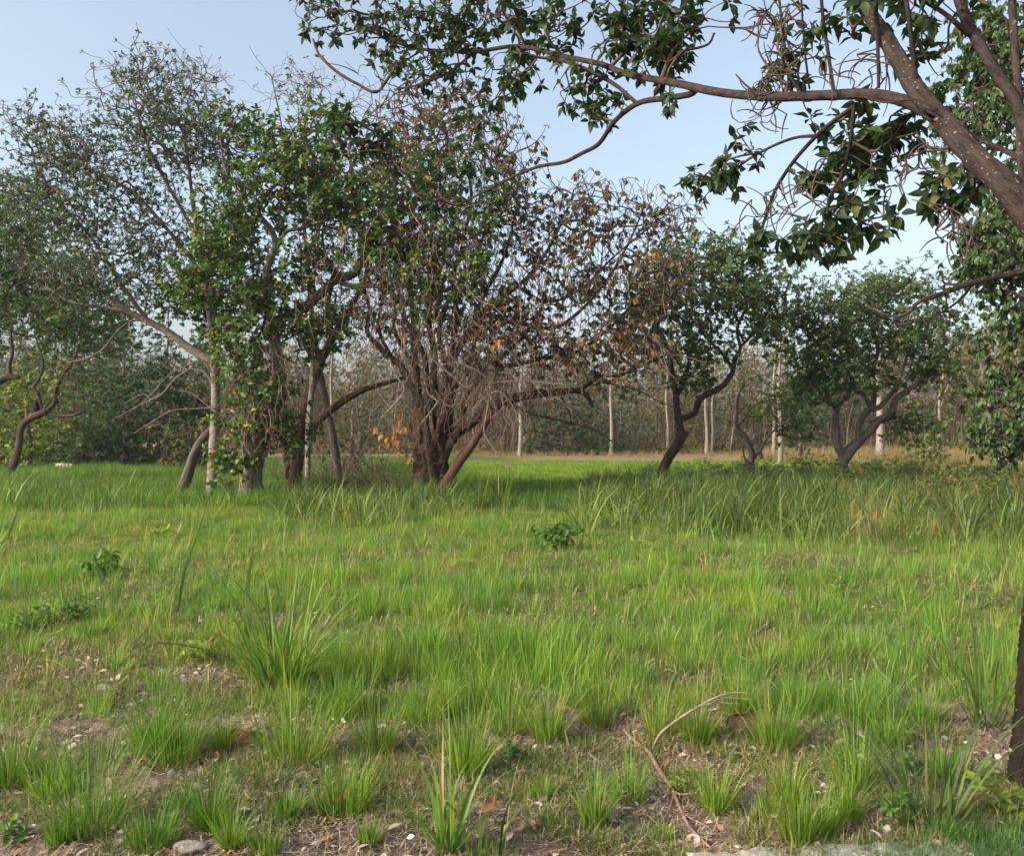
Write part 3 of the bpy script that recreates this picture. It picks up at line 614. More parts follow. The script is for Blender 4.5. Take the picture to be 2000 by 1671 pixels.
# second trunk pair in the clump and the long leaning limb
T4b, g4b, p4b = tree('forked_tree', 'reddish grey tree behind the stout one, a long dark limb leaning right from its foot', 23.0,
     [(574, 960, 30), (577, 920, 27), (582, 885, 25), (588, 820, 21), (604, 765, 19), (624, 712, 17), (650, 658, 15), (684, 605, 11), (705, 560, 8)],
     [[(596, 890, 15), (602, 860, 16), (618, 826, 16), (658, 792, 15), (700, 766, 13), (745, 750, 9), (790, 738, 6)], [(650, 658, 10), (640, 600, 8), (650, 540, 6), (630, 470, 5), (640, 400, 4)],
      [(684, 605, 8), (720, 540, 6), (730, 460, 5), (750, 380, 4), (760, 300, 3)], [(561, 935, 14), (557, 880, 13), (551, 840, 12), (556, 790, 9)]],
     [(640, 420, 80, 110, .3, 1.6, 1), (720, 330, 80, 110, .3, 1.6, 1), (650, 600, 60, 60, .3, 1.2, .7), (740, 560, 70, 90, .3, 1.5, .8)], 1300, B_RED, 'mixed', .12, 6, seed=55, bare=.35, tip=.006, twigmat=B_TWIGPALE)
tree('pole_tree', 'thin straight whitish stem standing against the forked tree in the left clump', 22.6,
     [(601, 930, 11), (602, 880, 11), (603, 830, 12), (608, 770, 11), (611, 710, 9), (606, 640, 7), (612, 560, 6), (622, 470, 4), (628, 380, 3)], [],
     [(600, 330, 70, 90, .3, 1.2, 1), (590, 170, 60, 45, .3, 1, .35), (620, 520, 40, 90, .3, 1.0, .6)], 700, B_WHITE, 'small', .10, 5, seed=56, bare=.5, tip=.0045, twigmat=B_TWIGPALE)
tree('bare_tree', 'mostly leafless fine-twigged tree whose bare tips show above the left clump against the sky', 25.0,
     [(664, 945, 16), (650, 850, 14), (628, 740, 12), (610, 620, 10), (600, 500, 8), (590, 400, 6), (585, 300, 4)],
     [[(628, 740, 9), (560, 600, 7), (480, 450, 6), (430, 330, 5), (410, 240, 3), (400, 160, 2)], [(480, 450, 5), (380, 360, 4), (290, 250, 3), (240, 160, 2)], [(600, 500, 6), (640, 400, 5), (670, 300, 4), (680, 210, 2)], [(590, 400, 5), (560, 300, 4), (545, 220, 3), (530, 150, 2)], [(585, 300, 4), (600, 220, 3), (612, 140, 2)]],
     [(245, 150, 35, 45, 0, .8, .8), (330, 130, 50, 30, 0, .8, .7), (430, 150, 60, 30, 0, .8, 1.0), (550, 160, 60, 45, 0, .8, 1.0), (600, 160, 40, 45, 0, .8, .6), (680, 190, 40, 35, 0, .8, .8), (600, 330, 120, 80, 0, 1.2, .9), (470, 280, 90, 60, 0, 1, .7)],
     800, B_GREY, 'small', .07, 3, seed=156, bare=.75, tip=.0052, twigmat=B_TWIGPALE, extra=.05)
# T5: the brown tangled tree in the middle
T5, g5, p5 = tree('tangled_tree', 'dark gnarled reddish-brown tree in the centre, many trunks fused, brown drooping leaves', 21.3,
     [(842, 1000, 82), (842, 965, 72), (842, 930, 66), (845, 895, 64), (852, 862, 58), (862, 830, 40), (874, 795, 24), (880, 760, 18)],
     [[(826, 915, 18), (820, 870, 14), (819, 827, 13), (816, 767, 13), (812, 720, 13), (808, 679, 12), (806, 620, 10), (799, 560, 9), (795, 480, 8), (812, 390, 6), (830, 300, 4)],
      [(848, 858, 22), (824, 792, 18), (802, 753, 15), (783, 715, 14), (759, 696, 13), (744, 680, 11), (718, 648, 9), (722, 605, 7), (712, 560, 6), (720, 500, 4)],
      [(858, 862, 26), (883, 850, 24), (919, 826, 22), (955, 800, 20), (991, 782, 18), (1039, 770, 16), (1085, 765, 13), (1131, 763, 11), (1148, 775, 9), (1157, 793, 6)],
      [(1120, 763, 8), (1140, 757, 8), (1170, 735, 7), (1209, 733, 5), (1267, 708, 4), (1310, 690, 3)],
      [(872, 790, 18), (882, 745, 14), (881, 690, 12), (893, 620, 10), (884, 550, 9), (905, 470, 7), (920, 380, 6), (905, 300, 4)],
      [(880, 760, 14), (905, 732, 12), (950, 718, 11), (1010, 712, 9), (1060, 700, 8), (1120, 690, 7), (1180, 650, 5), (1230, 600, 4)],
      [(885, 700, 11), (925, 640, 10), (970, 590, 9), (1010, 560, 8), (1050, 520, 7), (1090, 450, 5), (1120, 380, 4)],
      [(859, 826, 16), (846, 770, 13), (850, 700, 12), (838, 620, 10), (850, 540, 9), (842, 450, 7), (860, 360, 5), (850, 270, 3)],
      [(930, 632, 8), (1000, 628, 8), (1080, 640, 7), (1140, 600, 6), (1190, 540, 5), (1230, 470, 4), (1260, 400, 3)],
      [(1010, 560, 7), (1070, 590, 6), (1140, 560, 5), (1200, 500, 4), (1300, 420, 3), (1340, 400, 2)],
      [(846, 880, 16), (838, 800, 13), (832, 740, 12), (826, 690, 11), (790, 620, 9), (760, 560, 7)], [(856, 850, 14), (862, 780, 12), (872, 720, 11), (858, 650, 10), (880, 580, 8), (930, 500, 6), (960, 400, 4), (970, 320, 3)],
      [(900, 838, 14), (905, 790, 12), (925, 750, 11), (975, 700, 9), (1020, 660, 7), (1060, 600, 5)], [(870, 800, 12), (920, 700, 9), (935, 600, 8), (985, 500, 6), (1010, 400, 4)],
      [(765, 700, 8), (740, 640, 7), (750, 560, 6), (735, 480, 5), (745, 400, 4)], [(812, 720, 8), (770, 640, 7), (780, 560, 6), (765, 460, 5), (775, 340, 4)]],
     [(850, 260, 110, 80, 0, 1.8, 1.2), (960, 300, 90, 80, 0, 1.8, 1.0), (770, 330, 80, 110, 0, 1.6, 1.0), (870, 430, 110, 90, 0, 1.8, 1.2), (1000, 430, 90, 90, 0, 1.8, 1.1), (1110, 420, 80, 70, 0, 1.6, .9),
      (1220, 430, 90, 55, 0, 1.5, .9), (1310, 430, 60, 40, 0, 1.2, .35), (1150, 540, 120, 60, 0, 1.8, 1.6), (1280, 550, 70, 60, 0, 1.4, .9), (1000, 600, 110, 70, 0, 1.6, 1.5), (1230, 650, 90, 55, 0, 1.3, 1.4),
      (1100, 680, 100, 60, -.3, 1.2, 1.3), (930, 680, 90, 60, -.3, 1.2, 1.0), (1190, 730, 80, 30, -.3, 1.0, .5), (800, 600, 80, 90, 0, 1.5, .8), (900, 560, 70, 70, 0, 1.5, .7), (780, 480, 70, 60, 0, 1.5, .6), (870, 190, 70, 30, .2, 1, .35)],
     7000, B_GNARL, 'dry', .14, 4, seed=57, bare=.45, tip=.0068, extra=.22, singles=0, leafmat=M_DRYLEAF, droop=.3, hang=.9, spread=(.5, 1.4), rough=.16, limb_mats={0: B_RED, 1: B_DARK, 5: B_DARK, 8: B_DARK, 9: B_GREY, 6: B_GREY, 10: B_RED, 12: B_RED}, twigmat=B_TWIG,
     shape='oval5', trunk_label='broad knotted almost black base with peeling reddish bark', tk=16)
for q in ([(822, 992, 20, -.25), (824, 945, 18, -.3), (832, 900, 18, -.3), (838, 862, 16, -.3), (828, 820, 12, -.2), (812, 780, 9, 0)], [(862, 990, 22, -.25), (858, 940, 20, -.3), (866, 895, 20, -.3), (884, 858, 18, -.2), (904, 830, 13, 0)],
          [(842, 995, 18, -.42), (848, 940, 17, -.42), (840, 890, 16, -.4), (856, 845, 14, -.3), (862, 790, 10, 0), (850, 740, 8, 0)], [(872, 985, 14, -.1), (874, 930, 14, -.2), (862, 880, 13, -.35), (846, 840, 11, -.3), (840, 790, 9, 0)]):
    limb_obj('stem', limb_path(q, 21.3), B_GNARL, T5, 9, .18, None, T5.location)
rg = np.random.default_rng(58)
# green whorls within the brown crown, orange single leaves, and the tangle of dead twigs
att = blobs([(770, 380, 70, 60, -1.0, .9, 1), (860, 330, 80, 50, -1, .9, 1), (900, 440, 70, 60, -1.2, .9, 1.1), (830, 560, 60, 60, -1.2, .8, .9), (930, 540, 50, 60, -1.2, .8, .7), (740, 500, 50, 50, -1, .8, .6), (960, 380, 60, 50, -1, .8, .6)], 21.3, 1050, rg)
g = grow(p5, att, .15, .4, .2, rg, .0045); twig_obj(g, B_TWIG, T5, 'twigs', 4, T5.location)
fr = rosettes(g['P'][g['tip']], g['D'][g['tip']]+[0, 0, .4], 8, .13, rg); a, b = split_frames(fr, 150, rg)
single_leaves(fr, a, 'obovate', M_L_GREEN, T5); foliage([x[b] for x in fr], 'oval5', 'bright', M_LEAF, T5, rg, 'foliage', tuple(T5.location))
att = blobs([(785, 850, 36, 28, -.4, .5, 2.6), (1240, 680, 60, 30, -.4, .6, 3.0), (985, 660, 60, 50, -1, .8, .7), (1170, 660, 60, 20, -.6, .6, .5), (900, 600, 120, 100, -1.2, .7, .8), (1180, 500, 150, 60, -.8, 1, .7), (1060, 800, 60, 60, .3, .8, .3)], 21.3, 150, rg)
g = grow(p5, att, .15, .4, -.2, rg, .003); twig_obj(g, B_TWIG, T5, 'twigs', 3, T5.location)
fr = rosettes(g['P'][g['tip']], g['D'][g['tip']], 3, .19, rg, (.3, 1.2), .3, 1.3); a = np.arange(len(fr[0]))[:300]
single_leaves(fr, a, 'ovate', M_L_ORANGE, T5)
bare_twigs([[(836, 690, 6), (852, 708, 5), (871, 724, 5), (886, 736, 5), (905, 753, 4), (917, 755, 4), (925, 748, 3)], [(855, 716, 5), (872, 711, 5), (895, 709, 5), (917, 717, 5), (938, 727, 5), (955, 748, 4), (960, 790, 3)],
            [(829, 745, 3.5), (838, 770, 3.5), (853, 782, 3.5), (848, 795, 3), (820, 830, 2)], [(955, 780, 4), (948, 820, 4), (946, 845, 3), (960, 870, 3), (985, 900, 2.5), (1010, 915, 1.5)],
            [(867, 650, 4), (880, 690, 3.5), (888, 720, 3), (880, 735, 2)], [(917, 620, 4), (950, 650, 4), (990, 680, 4), (1020, 720, 3)], [(955, 770, 5), (975, 765, 4), (1000, 790, 3), (1015, 830, 2)],
            [(950, 775, 4), (930, 790, 3), (915, 815, 2)], [(955, 750, 4), (985, 745, 3), (1040, 745, 3), (1100, 752, 2)], [(760, 700, 5), (775, 735, 4), (790, 762, 4), (760, 800, 3), (745, 815, 2)]], 20.2, T5, B_TWIGPALE, 62, 36, 26, .8)
bare_twigs([[(990, 785, 8), (1040, 808, 6), (1100, 822, 5), (1160, 838, 4), (1195, 862, 3)], [(1090, 770, 5), (1110, 800, 4), (1117, 830, 3)], [(1170, 745, 4), (1240, 760, 3), (1290, 785, 2.5), (1330, 800, 1.5)]], 21.3, T5, B_DARK, 63, 30, 4)
def vines(parent, Y, boxes, mat, seed):
    rng = np.random.default_rng(seed); P = []
    for (x0, x1, y0, y1, n, L) in boxes:
        for _ in range(n):
            p = W(rng.uniform(x0, x1), rng.uniform(y0, y1), Y+rng.uniform(-1.5, .6)); d = unit(np.array([rng.normal(0, .5), rng.normal(0, .3), -1.0+rng.normal(0, .5)])); pts = [p]
            for i in range(7): d = unit(d+rng.normal(0, .28, 3)+[0, 0, -.12]); pts.append(pts[-1]+d*L*rng.uniform(.5, 1.4)/7)
            P.append(pts)
    P = np.array(P); R = rng.uniform(.004, .009, (len(P), 1))*np.ones((1, 8)); v, f = tubes(P-np.array(parent.location), R, 4)
    link('vines', mesh('vines', v, f, 4, smooth=True), mat, parent, kind='stuff')
vines(T5, 20.9, [(720, 1000, 380, 640, 200, 1.6), (820, 1100, 600, 770, 240, .8), (900, 1040, 720, 810, 150, .45), (1000, 1300, 450, 720, 120, 1.0), (730, 850, 680, 860, 40, .8)], B_VINE, 801)
vines(T5, 21.2, [(720, 1000, 200, 620, 380, 1.6), (980, 1340, 340, 700, 260, 1.1), (780, 1000, 600, 800, 160, 1.0)], B_TWIG, 802)
vines(T4, 20.6, [(430, 560, 640, 880, 120, .7), (440, 500, 790, 860, 80, .35), (500, 700, 430, 640, 60, 1.0)], B_VINE, 803)
vines(T4b, 22.4, [(560, 680, 600, 900, 60, .9)], B_TWIGPALE, 804)
# pole leaning in the tree
t = thing('leaning_pole', 'straight reddish brown dead trunk leaning from the grass into the centre tree', 'log', tuple(G(853, 985)))
lp = limb_path([(846, 985, 24), (857, 968, 22), (883, 923, 20), (919, 870, 18), (946, 830, 15), (962, 800, 10)], 20.6)
limb_obj('log', lp, B_RED, t, 10, .08, None, t.location)

# T6, T7, T8
T6, g6, p6 = tree('crooked_tree', 'dark crooked tree right of centre with an S-bent trunk and one arching right limb', 25.0,
     [(1290, 965, 26), (1292, 940, 22), (1296, 915, 19), (1306, 892, 20), (1322, 868, 20), (1328, 846, 17), (1325, 822, 16), (1322, 800, 14), (1320, 770, 13)],
     [[(1326, 818, 14), (1345, 812, 13), (1358, 804, 12), (1364, 785, 12), (1377, 772, 12), (1392, 765, 12), (1413, 752, 11), (1430, 728, 10), (1436, 700, 9), (1446, 680, 7), (1440, 640, 6), (1460, 590, 5), (1450, 530, 3)],
      [(1320, 772, 11), (1316, 740, 10), (1309, 705, 9), (1296, 660, 8), (1285, 640, 7), (1296, 600, 5), (1330, 560, 4)], [(1328, 868, 10), (1338, 852, 9), (1343, 842, 7)],
      [(1432, 720, 7), (1410, 690, 6), (1380, 660, 5), (1350, 620, 4)], [(1446, 678, 6), (1480, 640, 5), (1510, 590, 4)], [(1320, 780, 8), (1340, 730, 7), (1350, 680, 5)]],
     [(1320, 500, 60, 35, 0, 1.5, .7), (1400, 500, 70, 40, 0, 1.6, 1.0), (1380, 580, 110, 60, 0, 2, 2), (1480, 560, 70, 70, 0, 1.6, 1.3), (1280, 600, 60, 50, 0, 1.4, .9), (1330, 680, 90, 40, 0, 1.4, .9), (1500, 640, 50, 50, 0, 1.2, .6), (1350, 740, 50, 25, 0, .9, .3)],
     3000, B_DARK, 'green', .14, 7, seed=70, bare=.08, singles=100, sshape='obovate', rough=.12)
T7, g7, p7 = tree('crooked_tree', 'small zigzag tree with dead whitish fork and broken top between two bigger crooked trees', 29.0,
     [(1466, 950, 18), (1466, 925, 15), (1466, 904, 13), (1469, 886, 12), (1462, 868, 12), (1452, 851, 11), (1441, 840, 11), (1436, 826, 9), (1438, 800, 8), (1439, 778, 7), (1449, 752, 5)],
     [[(1468, 898, 8), (1486, 877, 7), (1500, 852, 4), (1524, 832, 2)], [(1466, 915, 6), (1453, 890, 4), (1451, 865, 2)], [(1440, 832, 5), (1452, 818, 4), (1460, 812, 3)]],
     [(1535, 800, 40, 45, .3, 1.0, 1), (1560, 840, 30, 30, .3, .8, .6), (1455, 805, 22, 15, 0, .4, .2), (1500, 770, 40, 30, .3, .8, .4)], 330, B_GREY, 'green', .15, 7, seed=71, bare=.1, rough=.15)
lp = limb_path([(1488, 895, 9), (1484, 882, 9), (1477, 866, 8), (1471, 857, 7), (1474, 850, 4), (1480, 846, 2)], 29.3); limb_obj('dead_fork', lp, B_WHITE, T7, 8, .15, 'bleached white dead fork', T7.location)
T8, g8, p8 = tree('crooked_tree', 'low spreading tree on the right with a leaning gnarled trunk and dense rounded crown', 26.5,
     [(1632, 950, 32), (1640, 925, 26), (1645, 903, 24), (1656, 884, 24), (1671, 869, 20), (1684, 856, 16), (1703, 838, 15), (1718, 820, 15), (1740, 811, 14), (1748, 784, 12), (1762, 769, 11), (1790, 750, 9), (1822, 718, 8), (1852, 688, 6), (1882, 650, 4)],
     [[(1650, 890, 18), (1638, 874, 17), (1634, 848, 14), (1633, 805, 11), (1645, 783, 10), (1660, 766, 9), (1664, 740, 7), (1640, 700, 5)],
      [(1677, 862, 15), (1677, 835, 12), (1686, 813, 12), (1700, 799, 12), (1716, 796, 11), (1735, 776, 9), (1752, 750, 7), (1770, 700, 5), (1790, 650, 3)],
      [(1705, 797, 10), (1708, 765, 10), (1704, 730, 8), (1715, 680, 7), (1700, 620, 5), (1710, 570, 3)], [(1700, 793, 9), (1686, 770, 9), (1662, 761, 8), (1636, 759, 7), (1600, 765, 4)],
      [(1633, 800, 8), (1622, 785, 8), (1604, 775, 7), (1600, 758, 6), (1590, 740, 5), (1610, 700, 4), (1590, 660, 3)], [(1790, 752, 7), (1820, 740, 5), (1850, 722, 3)], [(1735, 812, 8), (1752, 816, 8), (1768, 812, 6), (1775, 818, 4)]],
     [(1640, 600, 90, 55, 0, 2, 1.6), (1750, 570, 90, 45, 0, 1.8, 1.4), (1700, 660, 120, 60, 0, 2.2, 1.9), (1600, 680, 60, 60, 0, 1.5, 1.0), (1810, 650, 60, 60, 0, 1.6, 1.0), (1820, 730, 40, 50, 0, 1.2, .6), (1580, 760, 50, 40, 0, 1.1, .6), (1680, 740, 90, 30, 0, 1.6, .6), (1780, 825, 45, 32, -.2, .9, .5), (1560, 620, 30, 30, 0, 1, .3)],
     4600, B_GREY, 'green', .125, 7, seed=72, bare=.03, singles=150, sshape='obovate', rough=.12)
# T9: leafy tree at the right edge, trunk outside the frame, drooping foliage
T9, g9, p9 = tree('mango_tree', 'tall dense tree at the right edge with hanging pointed leaves reaching down to the scrub', 15.0,
     [(2160, 1045, 70), (2150, 850, 60), (2140, 600, 52), (2120, 350, 44), (2100, 100, 36), (2080, -200, 26), (2070, -420, 14)],
     [[(2140, 620, 30), (2060, 540, 22), (1990, 500, 14), (1930, 480, 7)], [(2128, 400, 28), (2040, 300, 20), (1960, 220, 12), (1890, 190, 6)], [(2110, 200, 26), (2020, 100, 18), (1940, 20, 10), (1880, -20, 6)],
      [(2148, 800, 24), (2080, 760, 18), (2010, 760, 12), (1960, 790, 7)], [(2150, 880, 18), (2070, 870, 12), (1990, 880, 7), (1950, 900, 4)]],
     [(1950, 150, 90, 110, 0, 2, 1.8), (1900, 240, 50, 60, 0, 1.2, .6), (2010, 350, 70, 90, 0, 1.6, 1.2), (1930, 70, 60, 80, 0, 1.2, .7), (1985, 470, 70, 80, 0, 1.6, 1.3), (1930, 520, 45, 50, 0, 1.0, .6), (1990, 620, 55, 90, 0, 1.4, .8), (1925, 450, 30, 30, 0, .6, .25),
      (1995, 780, 60, 70, -.3, 1.2, .8), (1980, 850, 50, 45, -.5, 1.0, .5), (2080, 500, 90, 300, 0, 2.5, 1.2), (2120, 100, 120, 250, 0, 2.5, 1.2), (1925, 845, 20, 25, -.5, .5, .2)],
     6200, B_GREY, 'mango', .115, 6, seed=73, bare=.08, singles=300, singlemat=M_L_DARK, sshape='ovate', shape='oval5', droop=.6, hang=.9, tip=.004, extra=.5)

# ------------------------------------------------------------------ the near tree
NY = 4.05
nb = G(2032, 1545)
TN = thing('near_tree', 'nearest tree at the right edge, dark ridged trunk, limbs spreading overhead', 'tree', tuple(nb))
def npath(pts, sub=6):
    rows = [[*W(p[0], p[1], p[3]), p[2]/2/F*p[3]] for p in pts]; r = smooth(rows, sub); r[:, 3] = np.maximum(r[:, 3], .003); return r
trunk = npath([(2036, 1575, 135, 4.0), (2034, 1530, 118, 4.02), (2036, 1450, 104, 4.05), (2042, 1350, 98, 4.08), (2050, 1230, 96, 4.12), (2066, 1050, 95, 4.2), (2075, 850, 94, 4.3), (2070, 650, 92, 4.4), (2060, 500, 80, 4.5), (2045, 430, 70, 4.5)])
def ridged(path, k=36, seed=0):
    """trunk with the furrowed bark of the near tree, as real relief"""
    rng = np.random.default_rng(seed); path = smooth(path, 5); v, f = tubes(path[None, :, :3]-np.array(nb), path[None, :, 3], k)
    m = len(path); v = v.reshape(m, k, 3); c = path[:, None, :3]-np.array(nb); a = np.arange(k)[None]*2*PI/k; s = np.arange(m)[:, None]
    h = .045*np.sin(a*9+np.sin(s*.11)*1.5+.4*np.sin(s*.31))+.035*np.sin(a*14+1+np.sin(s*.07)*2)+.02*rng.normal(size=(m, k))
    fl = 1+h
    v = c+(v-c)*fl[..., None]; return v.reshape(-1, 3), f, path
v, f, rp_ = ridged(trunk); o = link('trunk', add_along(mesh('trunk', v, f, 4, smooth=True), rp_, 36), B_NEAR, TN); o['label'] = 'dark ridged trunk flecked with white'
LA = [(2040, 460, 92, 4.5), (1997, 398, 84, 4.55), (1960, 358, 72, 4.6), (1914, 318, 62, 4.7), (1879, 280, 58, 4.8), (1852, 248, 56, 4.9), (1822, 215, 52, 5.0), (1790, 175, 50, 5.1), (1766, 135, 47, 5.2), (1739, 89, 44, 5.3), (1712, 48, 40, 5.4), (1680, 0, 36, 5.5), (1640, -70, 30, 5.7), (1600, -150, 22, 5.9), (1540, -240, 14, 6.1)]
LB = [(1880, 282, 30, 4.85), (1840, 240, 34, 4.95), (1800, 212, 30, 5.1), (1750, 193, 27, 5.25), (1690, 184, 25, 5.4), (1600, 187, 23, 5.7), (1500, 189, 21, 6.0), (1400, 180, 19, 6.4), (1325, 164, 17, 6.7), (1225, 145, 14, 7.2), (1175, 126, 12.5, 7.5), (1100, 110, 11, 7.9), (1050, 97, 10, 8.2), (1000, 91, 9, 8.5), (925, 102, 8.5, 8.9), (875, 100, 7.5, 9.2), (800, 92, 6, 9.6), (720, 60, 5, 10)]
LB2 = [(1360, 174, 14, 6.6), (1345, 185, 13, 6.65), (1300, 192, 12, 6.8), (1245, 202, 11, 7.1), (1200, 237, 9.5, 7.3), (1170, 280, 8.5, 7.5), (1135, 300, 8, 7.7), (1100, 317, 7.5, 7.9), (1050, 326, 7, 8.1), (1000, 346, 6, 8.4), (950, 372, 5, 8.7), (905, 395, 4, 9)]
LB3 = [(1243, 201, 8, 7.1), (1200, 165, 8, 7.4), (1150, 138, 8, 7.6), (1100, 119, 7, 7.9), (1050, 112, 5, 8.2)]
LC = [(2035, 400, 40, 4.6), (2010, 275, 32, 4.7), (1997, 234, 28, 4.75), (1981, 194, 26, 4.8), (1960, 162, 25, 4.85), (1933, 121, 24, 4.9), (1906, 75, 24, 5.0), (1887, 40, 24, 5.05), (1873, 0, 22, 5.1), (1850, -60, 18, 5.2), (1810, -140, 12, 5.3)]
LD = [(2010, 400, 28, 4.7), (1996, 323, 20, 4.75), (1992, 242, 19, 4.8), (1987, 162, 18, 4.85), (1981, 81, 17, 4.9), (1976, 0, 16, 4.95), (1968, -80, 12, 5.1)]
LE = [(1994, 310, 12, 4.9), (1960, 293, 10, 5.0), (1919, 275, 9, 5.1), (1879, 253, 8, 5.1), (1849, 236, 8, 5.0), (1810, 222, 7, 4.9), (1790, 194, 6, 4.9)]
LF = [(1890, 66, 12, 5.0), (1865, 43, 10, 4.95), (1838, 22, 9, 4.95), (1803, 0, 8, 5.0), (1770, -30, 6, 5.1)]
H1 = [(1672, 205, 9, 5.5), (1630, 235, 8.5, 5.7), (1595, 265, 8, 5.9), (1550, 315, 7.5, 6.1), (1515, 370, 7, 6.3), (1495, 425, 6, 6.4), (1482, 465, 5, 6.5)]
H2 = [(1595, 265, 7, 5.9), (1550, 270, 6, 6.1), (1500, 290, 5.5, 6.3), (1450, 320, 5, 6.5), (1425, 350, 4, 6.6)]
H3 = [(1668, 205, 8, 5.5), (1661, 275, 7.5, 5.6), (1645, 340, 7, 5.75), (1620, 390, 6.5, 5.8), (1620, 450, 5, 5.9)]
H4 = [(1640, 355, 5.5, 5.75), (1670, 415, 5, 5.8), (1685, 450, 4, 5.8), (1700, 480, 3, 5.8)]
V = [[(1548, 180, 4, 5.9), (1535, 110, 5, 5.9), (1522, 0, 5, 5.9), (1515, -60, 5, 5.9)], [(1581, 174, 4, 5.8), (1571, 90, 4, 5.8), (1565, 0, 4, 5.8), (1560, -60, 4, 5.8)],
     [(1629, 177, 6, 5.7), (1617, 100, 7, 5.7), (1607, 30, 6.5, 5.7), (1600, -60, 6, 5.7)], [(1716, 172, 6, 5.3), (1714, 80, 7, 5.3), (1710, 0, 8, 5.3), (1706, -80, 8, 5.3)],
     [(1790, 175, 11, 5.1), (1785, 120, 10, 5.05), (1778, 60, 9, 5.0), (1770, 0, 8, 5.0), (1760, -60, 6, 5)], [(1690, 190, 5, 5.35), (1730, 200, 5, 5.1), (1790, 195, 4, 4.95), (1830, 215, 4, 4.85)]]
LA = [(a, b, c*.72, d) for a, b, c, d in LA]; LB, LC, LD = [[(a, b, c*.86, d) for a, b, c, d in q] for q in (LB, LC, LD)]
near_paths = [npath(p) for p in (LA, LB, LB2, LB3, LC, LD, LE, LF, H1, H2, H3, H4)]
def nobj(path, mat, k=12, label=None, name='limb'):
    v, f = tubes(path[None, :, :3]-np.array(nb), path[None, :, 3], k, .05); m = len(path); cap = np.arange(m*k-k, m*k)[None]
    o = link(name, add_along(mesh(name, v, [f, cap], 4, smooth=True), path, k), mat, TN)
    if label: o['label'] = label
for i, p in enumerate(near_paths):
    nobj(p, B_LIMB if i in (0, 5, 6, 7) else B_LIMB2, 14 if i < 2 else 8,
         {0: 'thick flecked limb rising to the left', 1: 'long horizontal limb crossing the sky', 5: 'upright reddish limb'}.get(i), 'limb' if i < 6 else 'branch')
for p in V: nobj(npath(p), B_LIMB2, 6, None, 'aerial_root')
rn = np.random.default_rng(90)
# leaf masses: photo place, size, distance, number of shoots, leaf length
NB = [(640, 30, 70, 35, 9.6, .7, 26, .155), (740, 40, 60, 45, 9.4, .7, 26, .155), (840, 60, 70, 55, 9.0, .7, 34, .155), (930, 40, 70, 50, 8.8, .7, 30, .155), (880, 140, 80, 40, 9.0, .7, 26, .15), (780, 120, 60, 40, 9.4, .6, 12, .15),
      (1020, 40, 60, 45, 8.3, .7, 26, .16), (1090, 60, 45, 40, 8.0, .6, 14, .16), (1010, 150, 60, 40, 8.3, .6, 18, .15), (1130, 170, 55, 35, 7.7, .6, 18, .15), (1180, 215, 40, 20, 7.5, .4, 8, .15),
      (1240, 40, 60, 45, 7.3, .6, 28, .16), (1320, 55, 55, 45, 7.0, .6, 28, .16), (1290, 110, 60, 35, 7.0, .5, 22, .16), (1200, 95, 40, 30, 7.4, .4, 8, .15), (1220, 5, 130, 30, 7.3, .8, 22, .16),
      (1540, 135, 35, 25, 6.0, .4, 9, .16), (1640, 50, 50, 40, 5.7, .5, 13, .17), (1640, 235, 60, 20, 5.9, .4, 9, .16), (1700, 260, 70, 35, 5.7, .5, 20, .165), (1770, 245, 50, 25, 5.6, .4, 12, .165), (1640, 320, 60, 35, 5.9, .4, 14, .165), (1720, 310, 50, 40, 5.8, .4, 14, .165),
      (1790, 30, 50, 40, 5.2, .4, 10, .17), (1820, 70, 40, 25, 5.3, .4, 8, .16), (1855, 365, 40, 35, 5.3, .3, 24, .15), (1870, 395, 30, 20, 5.3, .3, 8, .15),
      (1390, 350, 50, 35, 6.6, .4, 16, .155), (1440, 330, 35, 30, 6.5, .4, 8, .155), (1450, 275, 25, 15, 6.5, .3, 3, .15), (1590, 350, 40, 25, 6.2, .4, 10, .16), (1480, 480, 50, 25, 6.4, .4, 12, .165), (1560, 470, 50, 40, 6.1, .4, 14, .17), (1620, 460, 50, 45, 5.9, .4, 16, .18),
      (1690, 430, 50, 50, 5.7, .4, 12, .20), (1690, 380, 40, 30, 5.7, .4, 7, .18), (1320, 190, 20, 15, 6.7, .3, 3, .13), (690, 270, 60, 45, 8.9, .5, 16, .19), (760, 300, 40, 30, 9, .5, 8, .17), (900, 310, 60, 30, 8.9, .5, 9, .17), (840, 400, 50, 35, 9, .5, 9, .17), (940, 240, 50, 40, 8.7, .5, 10, .15),
      (1580, -60, 250, 40, 6, 1.2, 20, .16), (1060, -50, 300, 40, 8, 1, 26, .16), (1960, -60, 120, 40, 5, .6, 12, .16)]
fr_all = None; att = []; sz = []
for (cx, cy, rx, ry, Y, rY, n, s) in NB:
    n = int(n*(1.5 if cx > 1380 else 2.3)); rx *= 1.12; ry *= 1.12; s = s*.68
    d = unit(rn.normal(size=(n, 3)))*rn.uniform(0, 1, (n, 1))**.45
    att.append(np.stack([(cx+d[:, 0]*rx-1000)/F*Y, Y+d[:, 1]*rY, CAMH+(HORIZON-(cy+d[:, 2]*ry))/F*Y], 1)); sz += [s]*n
att = np.vstack(att); sz = np.array(sz)
gN = grow(near_paths, att, .10, .14, .1, rn, .0042, expo=.38, jit=.18)
twig_obj(gN, B_TWIG, TN, 'twigs', 5, nb)
tips = gN['tip']; P = gN['P'][tips]; D = gN['D'][tips]
s_t = sz[np.argmin(((P[:, None]-att[None])**2).sum(-1), axis=1)]
fr = rosettes(P, D+[0, 0, .1], 7, 1.0, rn, (.5, 1.45), .25, .25, off=.0)
k7 = np.repeat(s_t, 7); fr[4] = fr[4]*k7; fr[0] = fr[0]-unit(np.repeat(D, 7, 0))*(rn.random((len(k7), 1))*.05)
